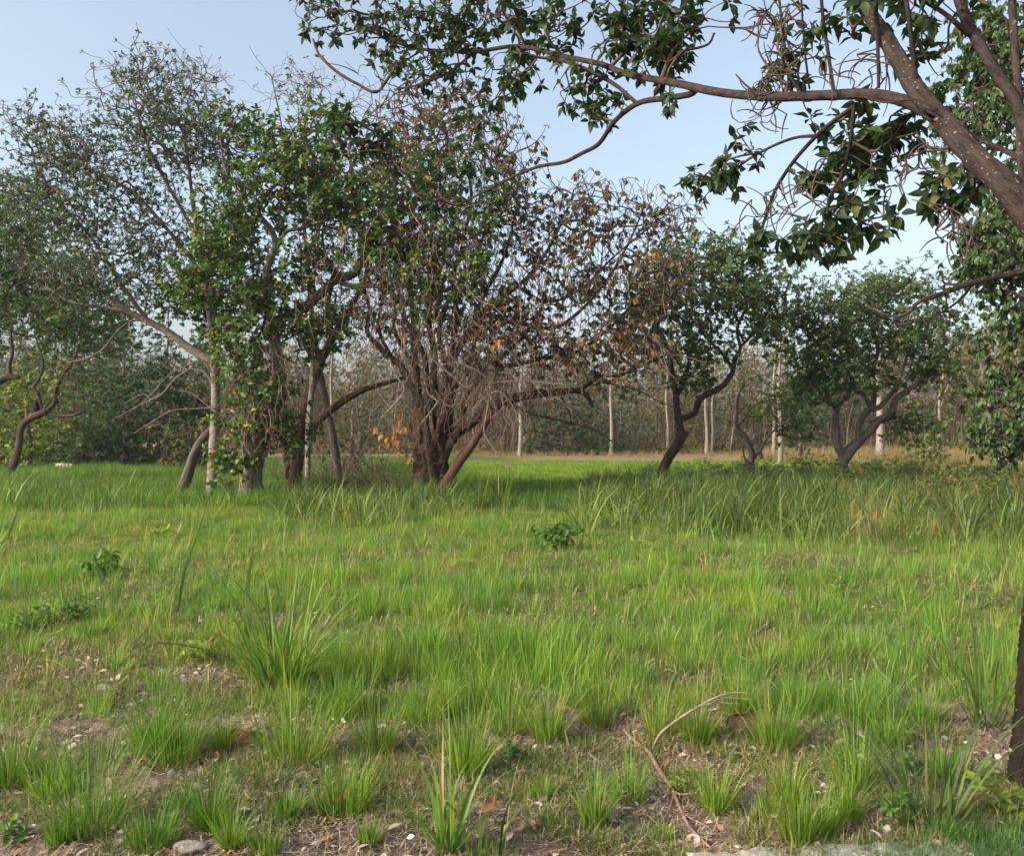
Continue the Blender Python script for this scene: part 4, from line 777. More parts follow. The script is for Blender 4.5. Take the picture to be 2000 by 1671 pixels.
a, b = split_frames(fr, 300, rn); single_leaves(fr, a, 'ovate', M_CANOPY, TN)
PAL['canopy'] = [(.5, (.020, .040, .018)), (.33, (.034, .060, .024)), (.16, (.055, .085, .028)), (.01, (.12, .10, .03))]
M_CANOPY2 = leaf_mat('leaf_canopy_mass', .32, (1.3, 1.4, .5), .55, .22)
foliage([x[b] for x in fr], 'ovate', 'canopy', M_CANOPY2, TN, rn, 'foliage', nb)
# curly bare shoots
def curls(cx, cy, rx, ry, Y, n, seed, L=.16, r=.0058):
    rng = np.random.default_rng(seed); P0 = np.stack([(cx+rng.uniform(-rx, rx, n)-1000)/F*Y, Y+rng.uniform(-.25, .25, n), CAMH+(HORIZON-(cy+rng.uniform(-ry, ry, n)))/F*Y], 1)
    m = 8; ang = rng.uniform(0, 6.28, n); tilt = rng.uniform(-.6, .6, n); curl = rng.uniform(.5, 1.9, n)*rng.choice([-1, 1], n); pts = [P0]
    for i in range(m-1):
        a = ang+curl*i/m; pts.append(pts[-1]+np.stack([np.cos(a)*np.cos(tilt), np.sin(tilt), np.sin(a)*np.cos(tilt)], 1)*L/m*2*rng.uniform(.7, 1.3, (n, 1)))
    P = np.stack(pts, 1); R = np.ones((n, 1))*np.linspace(1.1, .5, m)[None]*r
    return P, R
cp = [curls(1520, 90, 34, 75, 5.9, 40, 91, .09), curls(1490, 30, 25, 30, 5.9, 14, 99, .09), curls(1530, 165, 45, 20, 5.9, 22, 92, .10), curls(1500, 205, 60, 12, 5.9, 10, 93, .10), curls(1640, 150, 60, 30, 5.6, 14, 94, .10), curls(1860, 445, 25, 20, 5.2, 16, 95, .14), curls(1770, 320, 45, 30, 5.4, 16, 96, .10), curls(1500, 400, 40, 20, 6.3, 12, 97), curls(1590, 400, 30, 40, 6.0, 12, 98), curls(760, 190, 60, 50, 9, 26, 100, .22, .006), curls(1720, 120, 50, 40, 5.5, 8, 101)]
P = np.concatenate([c[0] for c in cp]); R = np.concatenate([c[1] for c in cp])
gC = grow(near_paths, P[:, 0], .05, .10, .1, rn, .0034, expo=.33, jit=.5); twig_obj(gC, B_TWIG, TN, 'twigs', 5, nb)
v, f = tubes(P-np.array(nb), R, 5); o = link('bare_shoots', mesh('bare_shoots', v, f, 4, smooth=True), B_TWIG, TN, kind='stuff')
# skeleton branches for the bare left fork and the curly masses
for p in ([(800, 92, 5, 9.6), (760, 150, 6, 9.4), (735, 180, 6, 9.3), (700, 165, 6, 9.3), (665, 145, 6, 9.3), (640, 125, 6, 9.3), (622, 105, 5, 9.3), (611, 76, 5, 9.3)], [(640, 125, 5, 9.3), (628, 112, 5, 9.3), (615, 108, 5, 9.3)],
          [(925, 102, 6, 8.9), (880, 140, 5, 9.0), (820, 165, 4.5, 9.1), (770, 175, 4, 9.2)], [(1395, 65, 5, 6.8), (1385, 85, 5, 6.8), (1362, 94, 5, 6.8), (1335, 100, 5, 6.8), (1310, 130, 5, 6.75), (1300, 160, 5, 6.8)],
          [(1545, 178, 4, 5.9), (1500, 130, 4, 5.95), (1480, 90, 3.5, 5.95), (1490, 40, 3, 5.95)], [(1560, 178, 4, 5.9), (1555, 120, 4, 5.9), (1530, 60, 3.5, 5.9), (1540, 10, 3, 5.9)],
          [(1475, 180, 4, 6.0), (1455, 165, 4, 6.0), (1437, 145, 3, 6.0)]):
    nobj(npath(p, 4), B_TWIG, 6, None, 'branch')
# low right branch reaching in
LR = [npath(p) for p in ([(2080, 500, 16, 6.5), (2000, 529, 14, 6.8), (1944, 541, 12, 7.0), (1887, 556, 11, 7.2), (1835, 575, 10, 7.4), (1794, 590, 8, 7.6), (1775, 610, 7, 7.7), (1749, 618, 6, 7.8), (1711, 609, 5, 7.9), (1689, 590, 3, 8.0)],
                         [(2040, 505, 8, 6.7), (1980, 515, 7, 7.0), (1930, 545, 6, 7.2), (1850, 555, 5, 7.5), (1840, 530, 3, 7.6)], [(1900, 552, 6, 7.2), (1880, 580, 5, 7.4), (1840, 610, 4, 7.6), (1800, 625, 3, 7.7), (1740, 640, 2, 7.8)])]
tb = thing('bare_branch', 'curved bare pinkish branch reaching in from the right edge over the spreading tree', 'branch', tuple(LR[0][0, :3]))
for p in LR:
    v, f = tubes(p[None, :, :3]-np.array(tb.location), p[None, :, 3], 8, .05); link('stem', add_along(mesh('stem', v, f, 4, smooth=True), p, 8), B_LIMB, tb)
att = np.array([W(rn.uniform(1660, 1900), rn.uniform(545, 640), rn.uniform(7.2, 8.2)) for _ in range(38)])
g = grow(LR, att, .1, .12, .1, rn, .003); twig_obj(g, B_LIMB, tb, 'twigs', 4, tb.location)

# ------------------------------------------------------------------ grass
def blades(n, h, w, rng, base_r, lean=(.05, .5), curve=(.2, .9), seg=4, pal=None, tipdry=0.0, fold=0.0):
    """a tuft: n tapering blades that arch outwards -> verts, tris, col"""
    a = rng.uniform(0, 6.28, n); r = base_r*np.sqrt(rng.random(n)); hh = h*(.3+.85*rng.random(n)**.8); ww = w*rng.uniform(.6, 1.2, n)
    le = rng.uniform(*lean, n); cu = rng.uniform(*curve, n); az = a+rng.normal(0, .5, n)
    dirv = np.stack([np.cos(az), np.sin(az)], 1); side = np.stack([-np.sin(az), np.cos(az)], 1); tw = rng.normal(0, .5, n)
    sx = side*np.cos(tw)[:, None]+dirv*np.sin(tw)[:, None]
    V = []; x = np.zeros(n); z = np.zeros(n)
    for i in range(seg+1):
        t = i/seg; wd = ww*(1-t**1.6)*(.55+.45*min(1, t*3+.4))
        c = np.stack([r*np.cos(a)+dirv[:, 0]*x, r*np.sin(a)+dirv[:, 1]*x, z], 1)
        if i < seg:
            V.append(c-np.column_stack([sx*wd[:, None]/2, -fold*wd])); V.append(c+np.column_stack([sx*wd[:, None]/2, fold*wd]))
        else: V.append(c)
        th = le+cu*t*t*1.6; x = x+np.sin(th)*hh/seg; z = z+np.cos(th)*hh/seg
    vpb = 2*seg+1; v = np.stack(V, 1).reshape(-1, 3)
    f = []
    for i in range(seg-1): f += [(2*i, 2*i+1, 2*i+3), (2*i, 2*i+3, 2*i+2)]
    f.append((2*seg-2, 2*seg-1, 2*seg)); f = (np.array(f)[None]+(np.arange(n)*vpb)[:, None, None]).reshape(-1, 3)
    c = pal(n, rng); c = np.repeat(c[:, None], vpb, 1)
    if tipdry: 
        t = np.array([i//2/seg for i in range(vpb-1)]+[1.0])[None, :, None]; c = c*(1-tipdry*t**3)+np.array([.25, .2, .08])*tipdry*t**3
    return v, f, c.reshape(-1, 3)
def gp(cols, w, var=.2):
    cols = np.array(cols)
    return lambda n, rng: cols[rng.choice(len(cols), n, p=np.array(w)/sum(w))]*(1+rng.uniform(-var, var, (n, 1)))
GP_LAWN = gp([(.125, .215, .038), (.17, .275, .042), (.085, .16, .036), (.36, .30, .16)], [.42, .26, .22, .10], .3)
GP_FRONT = gp([(.12, .195, .030), (.17, .24, .036), (.08, .145, .026), (.30, .24, .12)], [.45, .27, .22, .06], .3)
GP_REED = gp([(.070, .12, .026), (.12, .18, .040), (.045, .082, .020), (.26, .23, .09)], [.42, .3, .2, .08], .3)
GP_MOWN = gp([(.15, .21, .035), (.19, .23, .045), (.11, .17, .03)], [.4, .3, .3])
GP_DRY = gp([(.26, .18, .085), (.30, .23, .11), (.19, .13, .07), (.13, .15, .05), (.27, .12, .06)], [.3, .25, .2, .15, .1])
GP_DARK = gp([(.070, .125, .030), (.095, .155, .04), (.28, .22, .13)], [.5, .28, .22])
def tuft_meshes(specs, mat, name):
    out = []
    for i, (n, h, w, br, kw) in enumerate(specs):
        rng = np.random.default_rng(300+i+len(name)); v, f, c = blades(n, h, w, rng, br, **kw)
        me = mesh(name, v, f, 3, col=c); me.materials.append(mat); out.append(me)
    return out
def scatter(name, meshes, P, S, label, cat, seed, flat=None):
    """one stuff object: the meshes stood on the points by geometry nodes"""
    rng = np.random.default_rng(seed); n = len(P)
    me = bpy.data.meshes.new(name); me.vertices.add(n); me.vertices.foreach_set('co', np.asarray(P, np.float32).ravel())
    rot = np.zeros((n, 3), np.float32); rot[:, 2] = rng.uniform(0, 6.28, n); rot[:, :2] = rng.normal(0, .07, (n, 2))
    a = me.attributes.new('rot', 'FLOAT_VECTOR', 'POINT'); a.data.foreach_set('vector', rot.ravel())
    a = me.attributes.new('sc', 'FLOAT', 'POINT'); a.data.foreach_set('value', np.asarray(S, np.float32))
    a = me.attributes.new('pick', 'INT', 'POINT'); a.data.foreach_set('value', rng.integers(0, len(meshes), n).astype(np.int32))
    col = bpy.data.collections.new(name+'_source')
    for i, m in enumerate(meshes):
        o = bpy.data.objects.new('%s_source_%02d' % (name, i), m); col.objects.link(o)
    ng = bpy.data.node_groups.new(name, 'GeometryNodeTree')
    ng.interface.new_socket('Geometry', in_out='INPUT', socket_type='NodeSocketGeometry'); ng.interface.new_socket('Geometry', in_out='OUTPUT', socket_type='NodeSocketGeometry')
    nn, ll = ng.nodes, ng.links
    gi, go = nn.new('NodeGroupInput'), nn.new('NodeGroupOutput'); ip = nn.new('GeometryNodeInstanceOnPoints')
    ci = nn.new('GeometryNodeCollectionInfo'); ci.inputs[0].default_value = col; ci.inputs['Separate Children'].default_value = True; ci.inputs['Reset Children'].default_value = True
    def att(nm, ty):
        q = nn.new('GeometryNodeInputNamedAttribute'); q.data_type = ty; q.inputs['Name'].default_value = nm; return q
    r = att('rot', 'FLOAT_VECTOR'); e = nn.new('FunctionNodeEulerToRotation'); ll.new(r.outputs[0], e.inputs[0])
    s = att('sc', 'FLOAT'); k = att('pick', 'INT')
    ll.new(gi.outputs[0], ip.inputs['Points']); ll.new(ci.outputs[0], ip.inputs['Instance']); ip.inputs['Pick Instance'].default_value = True
    ll.new(k.outputs[0], ip.inputs['Instance Index']); ll.new(e.outputs[0], ip.inputs['Rotation']); ll.new(s.outputs[0], ip.inputs['Scale'])
    ll.new(ip.outputs[0], go.inputs[0])
    o = link(name, me, None, kind='stuff'); o['label'] = label; o['category'] = cat
    md = o.modifiers.new('scatter', 'NODES'); md.node_group = ng
    return o
def field(n, y0, y1, rng, pw=1.0, margin=1.1):
    """ground points uniform over the seen wedge between y0 and y1"""
    y = np.sqrt(rng.uniform(y0*y0, y1*y1, n)); x = rng.uniform(-1, 1, n)*y*.577*margin+rng.uniform(-.5, .5, n)
    return x, y
def pxpy(x, y): return 1000+F*x/y, HORIZON+F*CAMH/y
_w = np.random.default_rng(77); _k = _w.normal(0, 1, (24, 2)); _ph = _w.uniform(0, 6.28, 24)
def pnoise(x, y, s):
    """smooth plan noise about 0..1"""
    a = sum(np.sin(_k[i, 0]*x*s+_k[i, 1]*y*s+_ph[i]) for i in range(24))/24**.5
    return .5+.35*a
BARE = [(90, 1340, 250, 62), (330, 1420, 150, 30), (120, 1500, 120, 30), (410, 1355, 80, 40), (240, 1190, 80, 16), (735, 1262, 60, 20), (930, 1265, 70, 22), (1150, 1275, 45, 22), (1030, 1170, 22, 12), (1490, 1228, 35, 12), (1640, 1440, 120, 40), (1400, 1440, 90, 45), (830, 1480, 120, 40), (1040, 1480, 200, 45),
        (1200, 1500, 120, 45), (650, 1430, 60, 20), (480, 1510, 130, 60), (170, 1440, 60, 20), (1830, 1450, 130, 50), (1700, 1200, 25, 10), (60, 1570, 60, 30), (1600, 1100, 60, 12)]
def bare_mask(x, y):
    px, py = pxpy(x, y); m = np.zeros_like(px)
    for (cx, cy, rx, ry) in BARE: m = np.maximum(m, np.exp(-(((px-cx)/(rx*1.15))**2+((py-cy)/(ry*1.25))**2)**1.2))
    low = np.clip((py-1372)/60, 0, 1)
    return np.maximum(m, low)
r1 = np.random.default_rng(400)
fine = dict(pal=GP_LAWN, lean=(.03, .45), curve=(.1, .7), seg=3)
LAWN = tuft_meshes([(40, .27, .0058, .08, fine), (34, .20, .0055, .09, fine), (50, .34, .0058, .07, fine), (34, .17, .0055, .13, dict(fine, curve=(.3, 1.1))), (38, .25, .006, .10, dict(fine, tipdry=.4)), (18, .42, .006, .05, dict(fine, lean=(.05, .6)))], M_GRASS, 'lawn_tuft')
x, y = field(34000, 4.3, 19.5, r1); keep = r1.random(len(x)) > np.clip(bare_mask(x, y)*1.0, 0, .97)
keep &= (pnoise(x, y, 3.1)+.5*pnoise(x+40, y-7, 9) > .42+.34*r1.random(len(x))); x, y = x[keep], y[keep]
S = .30+.66*pnoise(x+9, y, 2.6); S *= r1.uniform(.6, 1.35, len(x)); S *= np.clip(1.0+(6-y)*.06, .56, 1.0)
scatter('lawn_grass', LAWN, np.stack([x, y, gz(x, y)-.01], 1), S, 'fine bright green grass covering the middle ground', 'grass', 1)
# wider coarser grass clumps within the lawn
mid = dict(pal=GP_LAWN, lean=(.05, .6), curve=(.1, .8), seg=4)
MID = tuft_meshes([(9, .46, .011, .05, mid), (6, .58, .015, .05, mid), (12, .38, .012, .08, mid)], M_GRASS, 'coarse_tuft')
x, y = field(1500, 6.0, 20, r1); S = r1.uniform(.4, .95, len(x)); scatter('coarse_grass', MID, np.stack([x, y, gz(x, y)], 1), S, 'coarser taller blades standing out of the lawn grass', 'grass', 2)
SEED = tuft_meshes([(3, .62, .0035, .04, dict(pal=gp([(.34, .30, .15), (.24, .26, .09)], [.6, .4]), lean=(.02, .4), curve=(.0, .6), seg=5)), (4, .5, .0035, .05, dict(pal=gp([(.38, .32, .18)], [1]), lean=(.05, .7), curve=(.0, .5), seg=5))], M_GRASS, 'seed_stalk')
x, y = field(1100, 4.6, 19, r1); scatter('seed_stalks', SEED, np.stack([x, y, gz(x, y)], 1), r1.uniform(.6, 1.1, len(x)), 'thin straw-coloured stalks standing above the lawn grass', 'grass', 12)
# low dark creeping grass on the bare front soil
low = dict(pal=GP_DARK, lean=(.3, 1.3), curve=(.1, .9), seg=3)
LOW = tuft_meshes([(46, .085, .0035, .07, low), (36, .11, .0035, .08, low), (54, .06, .003, .09, low)], M_GRASS, 'creeping_tuft')
x, y = field(9500, 3.1, 7.0, r1); keep = pnoise(x, y, 5) > .34+.25*r1.random(len(x)); x, y = x[keep], y[keep]
x2, y2 = field(26000, 6.0, 20, r1); x, y = np.concatenate([x, x2]), np.concatenate([y, y2])
scatter('creeping_grass', LOW, np.stack([x, y, gz(x, y)], 1), r1.uniform(.6, 1.3, len(x)), 'low dark creeping grass on the bare littered soil', 'grass', 3)
# tall guinea grass under the trees
reed = dict(pal=GP_REED, lean=(.05, .55), curve=(.2, 1.0), seg=5)
REED = tuft_meshes([(24, .95, .024, .14, reed), (18, 1.15, .026, .14, reed), (28, .8, .022, .18, reed), (22, .75, .022, .18, dict(reed, curve=(.5, 1.6)))], M_REED, 'guinea_tuft')
x, y = field(15000, 14.5, 31, r1); px, py = pxpy(x, y)
near_lim = np.where(px > 1130, 16.0+1.2*np.sin(px*.012), np.where(px > 540, 18.0, 20.5+np.sin(px*.02)))+r1.normal(0, .9, len(x))
far_lim = np.where(px > 1700, 26, np.where(px > 1150, 25.5, np.where(px > 870, 19.5, np.where(px > 560, 26, 31))))
dens = np.where(px > 1730, .30, 1)*np.where(px > 1130, .75, np.where(px > 870, .25, np.where(px > 560, .7, .6)))
keep = (y > near_lim) & (y < far_lim) & (r1.random(len(x)) < dens) & (pnoise(x, y, .9) > .2)
x, y, px = x[keep], y[keep], px[keep]
S = (.50+.5*pnoise(x, y+5, 1.1))*r1.uniform(.7, 1.2, len(x))*np.where(px < 560, .62, np.where(px < 870, .85, .88))
scatter('guinea_grass', REED, np.stack([x, y, gz(x, y)], 1), S, 'tall dark green broad-bladed grass in a band beneath the trees', 'grass', 4)
BIG = tuft_meshes([(7, .85, .030, .08, dict(pal=gp([(.15, .215, .052), (.19, .25, .055), (.09, .15, .04)], [.4, .3, .3]), lean=(.05, .8), curve=(.3, 1.7), seg=7)), (5, 1.0, .032, .06, dict(pal=gp([(.16, .22, .055), (.11, .17, .042)], [.5, .5]), lean=(.05, .7), curve=(.2, 1.4), seg=7)),
                   (9, .7, .026, .12, dict(pal=gp([(.14, .205, .05), (.21, .24, .075)], [.7, .3]), lean=(.1, .9), curve=(.4, 1.8), seg=7))], M_REED, 'broad_blades')  # lighter blade tones put the highlights of lit blades into the colour
x, y = field(2600, 11.5, 24, r1); px, py = pxpy(x, y); keep = np.where(px > 1120, (y > 14.2-(px-1120)*.0026), np.where((px > 540) & (px < 900), y > 15.5, (px <= 540) & (y > 18.5) & (r1.random(len(x)) < .4)))
x, y = x[keep], y[keep]; scatter('broad_grass_blades', BIG, np.stack([x, y, gz(x, y)], 1), r1.uniform(.6, 1.05, len(x)), 'arching broad blades coloured as if lit, along the front of the tall grass band', 'grass', 14)
# short filler under and behind, out to the wood
x, y = field(16000, 19, 50, r1); px, py = pxpy(x, y); keep = (px < 900) | (y < 27); x, y = x[keep], y[keep]
FILL = tuft_meshes([(40, .42, .010, .25, dict(pal=GP_REED, lean=(.05, .6), curve=(.1, .7), seg=3)), (34, .34, .011, .28, dict(pal=GP_LAWN, lean=(.05, .6), curve=(.1, .7), seg=3))], M_GRASS, 'field_tuft')
scatter('field_grass', FILL, np.stack([x, y, gz(x, y)], 1), r1.uniform(.7, 1.3, len(x)), 'knee-high green grass around the feet of the trees', 'grass', 5)
MOWN = tuft_meshes([(40, .12, .014, .35, dict(pal=GP_MOWN, lean=(.1, .8), curve=(.1, .5), seg=2)), (44, .15, .014, .38, dict(pal=GP_MOWN, lean=(.1, .8), curve=(.1, .5), seg=2))], M_GRASS, 'mown_tuft')
x, y = field(13000, 25, 54, r1); px, py = pxpy(x, y); keep = px > 850; x, y = x[keep], y[keep]
scatter('mown_grass', MOWN, np.stack([x, y, gz(x, y)], 1), r1.uniform(.7, 1.3, len(x)), 'short sunlit yellow-green grass of the field beyond the trees', 'grass', 6)
DRY = tuft_meshes([(34, .7, .016, .25, dict(pal=GP_DRY, lean=(.03, .5), curve=(.0, .5), seg=3)), (28, .9, .016, .25, dict(pal=GP_DRY, lean=(.03, .5), curve=(.0, .6), seg=3))], M_REED, 'dry_tuft')
x, y = field(9000, 28, 84, r1); px, py = pxpy(x, y); keep = ((px > 1480) & (y > 36+(1800-px)*.03+pnoise(x, y, .3)*10)) | ((y > 66) & (px > 850)) | ((px > 1780) & (y < 36) & (r1.random(len(x)) < .6)); x, y, px = x[keep], y[keep], px[keep]
scatter('dry_grass', DRY, np.stack([x, y, gz(x, y)], 1), r1.uniform(.5, 1.15, len(x))*np.where((y > 64) & (px < 1480), .6, 1), 'dry straw and reddish grass before the wood on the right', 'grass', 7)
x, y = field(5200, 13.5, 29, r1); px, py = pxpy(x, y); keep = (px > 1640+r1.normal(0, 90, len(x))) & (pnoise(x, y, 1.7) > .40) & (px > 1600); x, y = x[keep], y[keep]
scatter('browned_grass', DRY, np.stack([x, y, gz(x, y)], 1), r1.uniform(.35, .85, len(x)), 'browned grass mixed with weeds at the right edge beside the hanging leaves', 'grass', 8)
# weedy scrub right of the last tree, dead brush at the foot of the clump
def brush(name, cx, Y, w, h, n, mat, label, seed, cat='brush'):
    rng = np.random.default_rng(seed); c = G(cx, HORIZON+F*CAMH/Y); P0 = c+np.column_stack([rng.uniform(-w, w, n)*.8, rng.uniform(-.6, .6, n), np.zeros(n)])
    m = 6; d = unit(rng.normal(size=(n, 3))+[0, 0, .5]); d[:, 2] = np.abs(d[:, 2]); pts = [P0]
    for i in range(m-1): d = unit(d+rng.normal(0, .35, (n, 3))+[0, 0, -.06]); pts.append(pts[-1]+d*h/m*rng.uniform(.6, 1.6, (n, 1)))
    P = np.stack(pts, 1); P[..., 2] = np.maximum(P[..., 2], c[2]+.02)
    v, f = tubes(P, np.ones((n, 1))*np.linspace(.007, .003, m)[None], 3)
    o = link(name, mesh(name, v, f, 4), mat, kind='stuff'); tag(o, label, cat)
brush('dead_brush', 715, 21.5, 1.0, 1.5, 420, B_TWIG, 'heap of grey-brown dead twigs in the grass left of the centre tree', 21)
brush('dead_brush', 1010, 22.0, 1.6, .5, 260, B_RED, 'low reddish litter of twigs right of the leaning pole', 22)
brush('dead_brush', 640, 27, 1.3, 2.2, 260, B_TWIGPALE, 'pale dead scrub behind the forked tree', 23)
o = scrub('weeds', 90, (7.5, 16), (16, 34), (.5, 1.1), 'mixed', .10, 5, 24, M_LEAF, (.3, .9), 60); tag(o, 'mixed leafy weeds at the edge of the dry grass on the right', 'weeds')
o = scrub('weeds_pale', 30, (6, 17), (30, 40), (.4, .8), 'small', .10, 5, 25, M_DRYLEAF, (.3, .9), 60); tag(o, 'greyish weeds fringing the tall grass behind the spreading tree', 'weeds')

# ------------------------------------------------------------------ foreground tufts, each its own
front = lambda dens=1.0: None
def tuft(px, py, hpx, wpx=None, kind='fine', label=None, seed=0, wide=None):
    p = G(px, py); Y = p[1]; h = hpx/F*Y*1.05; w = (wpx or hpx*.8)/F*Y; rng = np.random.default_rng(500+seed)
    if kind == 'fine':
        h *= .96*rng.uniform(.88, 1.12); n = int((130+360*min(w, .5))*rng.uniform(.55, 1.05)); v, f, c = blades(n, h, .0050, rng, w*.30, (.02, .30+rng.uniform(.2, .6)), (.05, .5+rng.uniform(.2, .7)), 4, GP_FRONT)
        nd = 90; v2, f2, c2 = blades(nd, h*.45, .004, rng, w*.22, (.5, 1.3), (.1, .8), 3, gp([(.28, .21, .12), (.20, .14, .08)], [.6, .4]))
        f2 = f2+len(v); v = np.vstack([v, v2]); f = np.vstack([f, f2]); c = np.vstack([c, c2]); mat = M_GRASS
    else:
        h *= 1.12; v, f, c = blades(wide or 34, h, .0145, rng, w*.20, (.03, .75), (.1, 1.1), 8, GP_REED if kind == 'reed' else gp([(.13, .25, .04), (.18, .30, .045), (.08, .17, .035), (.36, .30, .08)], [.4, .3, .2, .1]), .15, .15); mat = M_REED
    o = link('grass_tuft', mesh('grass_tuft', v, f, 3, col=c), mat, None, tuple(p)); 
    tag(o, label or 'small fine-bladed green tuft rooted in the littered soil of the foreground', 'grass tuft', 'green tufts on the littered foreground soil')
tuft(545, 1345, 235, 240, 'wide', 'large clump of broad bright blades, tallest in the foreground, left of centre', 1, 160)
tuft(560, 1350, 150, 160, 'wide', 'lower yellow-based shoots at the foot of the tall broad-bladed clump', 2, 60)
tuft(874, 1665, 250, 90, 'wide', 'tall upright broad-bladed tuft at the bottom edge near the middle', 3, 34)
tuft(945, 1668, 190, 230, 'reed', 'sparse splayed broad blades right of the upright tuft at the bottom edge', 4, 14)
tuft(1825, 1600, 260, 300, 'reed', 'big splayed reed-like clump beside the near trunk', 5, 36)
tuft(1930, 1420, 220, 170, 'reed', 'upright blue-green blades just left of the near trunk', 6, 30)
tuft(1850, 1330, 110, 150, 'reed', 'short blue-green blades behind the reed-like clump', 7, 16)
tuft(175, 1622, 235, 200, 'fine', 'largest fine-bladed tuft at lower left', 8)
tuft(574, 1485, 175, 220, 'fine', 'wide fan-shaped tuft right of the brown curled husk', 9)
tuft(670, 1588, 125, 170, 'fine', 'dark spreading tuft below the fan-shaped one', 10)
tuft(343, 1492, 155, 150, 'fine', 'dense tuft left of the brown curled husk', 11)
tuft(300, 1470, 130, 130, 'fine', 'shorter tuft growing against the left side of the dense tuft by the husk', 12)
FINE = [(15, 1535, 175, 130), (95, 1565, 110), (435, 1462, 100, 60), (410, 1626, 155, 80), (300, 1662, 135, 120), (115, 1655, 95), (518, 1668, 95, 100), (452, 1662, 105, 60), (734, 1468, 150, 110), (820, 1418, 130), (993, 1435, 150, 110), (1070, 1452, 130, 90),
                        (1168, 1418, 130), (909, 1512, 180, 110), (1160, 1618, 130, 60), (1224, 1567, 90, 110), (1290, 1434, 130), (1360, 1448, 110, 80), (1510, 1462, 130, 120), (1395, 1584, 120, 80), (1538, 1567, 100, 90), (1670, 1542, 150, 100), (1560, 1654, 120, 90), (1605, 1630, 110, 80),
                        (1653, 1602, 120, 80), (1737, 1462, 110, 80), (1675, 1418, 110, 90), (1804, 1413, 100, 80), (870, 1400, 110), (660, 1400, 130, 110), (1440, 1395, 100, 90), (1570, 1390, 100, 110), (1120, 1380, 110), (940, 1390, 120), 
                        (1500, 1600, 60, 60), (1290, 1640, 50, 60), (720, 1650, 60, 70), (560, 1600, 60, 60), (1850, 1530, 110, 80), (1740, 1590, 60, 50), (350, 1580, 60, 60), (1060, 1560, 50, 60)]
ORD = 'first second third fourth fifth sixth seventh eighth ninth tenth eleventh twelfth thirteenth fourteenth fifteenth sixteenth seventeenth eighteenth nineteenth twentieth'.split()
ROW = [(0, 'back'), (1425, 'second'), (1500, 'third'), (1590, 'front')]
rowof = lambda py: [n for lim, n in ROW if py >= lim][-1]
for i, t_ in enumerate(FINE):
    same = sorted([q for q in FINE if rowof(q[1]) == rowof(t_[1])]); side = 'left' if t_[0] < 1000 else 'right'
    if side == 'right': same = same[::-1]
    lab = '%s fine-bladed green tuft, %s from the %s in the %s row of foreground tufts' % ('small' if t_[2] < 110 else 'bushy', ORD[same.index(t_)], side, rowof(t_[1]))
    tuft(*t_[:3], t_[3] if len(t_) > 3 else None, 'fine', lab, 20+i)
# one long arching blade of the big clump
def strap(pts, w, name, label, cat, parent=None):
    name = 'tall_grass_stalk' if parent is None else name
    rows = smooth(np.array([[*W(a, b, c)] for a, b, c in pts]), 5); m = len(rows); T = unit(np.gradient(rows, axis=0)); s = unit(np.cross(T, [0, 0.3, 1.0])); t = np.linspace(0, 1, m)[:, None]
    wd = w*(1-t**2)*np.minimum(1, t*6+.4); v = np.stack([rows-s*wd/2+[0, 0, .15*w], rows, rows+s*wd/2+[0, 0, .15*w]], 1).reshape(-1, 3); a = np.arange(m-1)[:, None]*3
    f = np.concatenate([a+[0, 1, 4, 3], a+[1, 2, 5, 4]]); c = np.tile([[.09, .15, .05]], (len(v), 1)); o = link(name, mesh(name, v, f, 4, col=c, smooth=True), M_REED, parent)
    if label: tag(o, label, cat)
strap([(530, 1330, 5.6), (490, 1310, 5.55), (430, 1280, 5.5), (370, 1262, 5.45), (310, 1256, 5.4)], .045, 'grass_blade', 'single long blue-green blade arching left from the broad clump', 'grass blade')
strap([(470, 1290, 5.75), (485, 1220, 5.75), (484, 1150, 5.72), (495, 1065, 5.7)], .05, 'grass_blade', 'tall single blade standing upright above the broad clump', 'grass blade')
strap([(348, 1195, 7.6), (360, 1120, 7.6), (380, 1060, 7.6), (413, 960, 7.6)], .025, 'grass_blade', 'very long thin blade slanting in front of the pale slender trunk', 'grass blade')
strap([(18, 1045, 12), (30, 1010, 12), (52, 960, 12)], .03, 'grass_blade', 'thin pale blade slanting at the far left edge', 'grass blade')
strap([(30, 1160, 8.2), (28, 1120, 8.2), (20, 1075, 8.2)], .03, 'grass_blade', 'upright bright blade near the left edge', 'grass blade')

# ------------------------------------------------------------------ litter
rl = np.random.default_rng(600)
def straws(n, y0, y1, L, w, cols, seed, name, label, mask=True, lift=.02):
    rng = np.random.default_rng(seed); x, y = field(n, y0, y1, rng)
    if mask: k = rng.random(n) < .25+.75*bare_mask(x, y); x, y = x[k], y[k]
    n = len(x); a = rng.uniform(0, 6.28, n); l_ = L*rng.uniform(.3, 1.2, n); b = rng.normal(0, .5, n); pts = []
    for i, t in enumerate((-.5, 0, .5)):
        aa = a+b*t; px_ = x+np.cos(aa)*l_*t; py_ = y+np.sin(aa)*l_*t; pts.append(np.stack([px_, py_, gz(px_, py_)+rng.uniform(.004, lift, n)+rng.uniform(0, lift, n)*(i != 1)], 1))
    s = np.stack([-np.sin(a), np.cos(a), rng.uniform(-.4, .4, n)], 1)*w/2*rng.uniform(.6, 1.4, (n, 1)); V = []
    for q in pts: V += [q-s, q+s]
    v = np.stack(V, 1).reshape(-1, 3); f = (np.array([(0, 1, 3, 2), (2, 3, 5, 4)])[None]+(np.arange(n)*6)[:, None, None]).reshape(-1, 4)
    cols = np.array(cols); c = np.repeat(cols[rng.integers(0, len(cols), n)]*rng.uniform(.7, 1.2, (n, 1)), 6, 0)
    o = link(name, mesh(name, v, f, 4, col=c), M_LITTER, kind='stuff'); tag(o, label, 'litter')
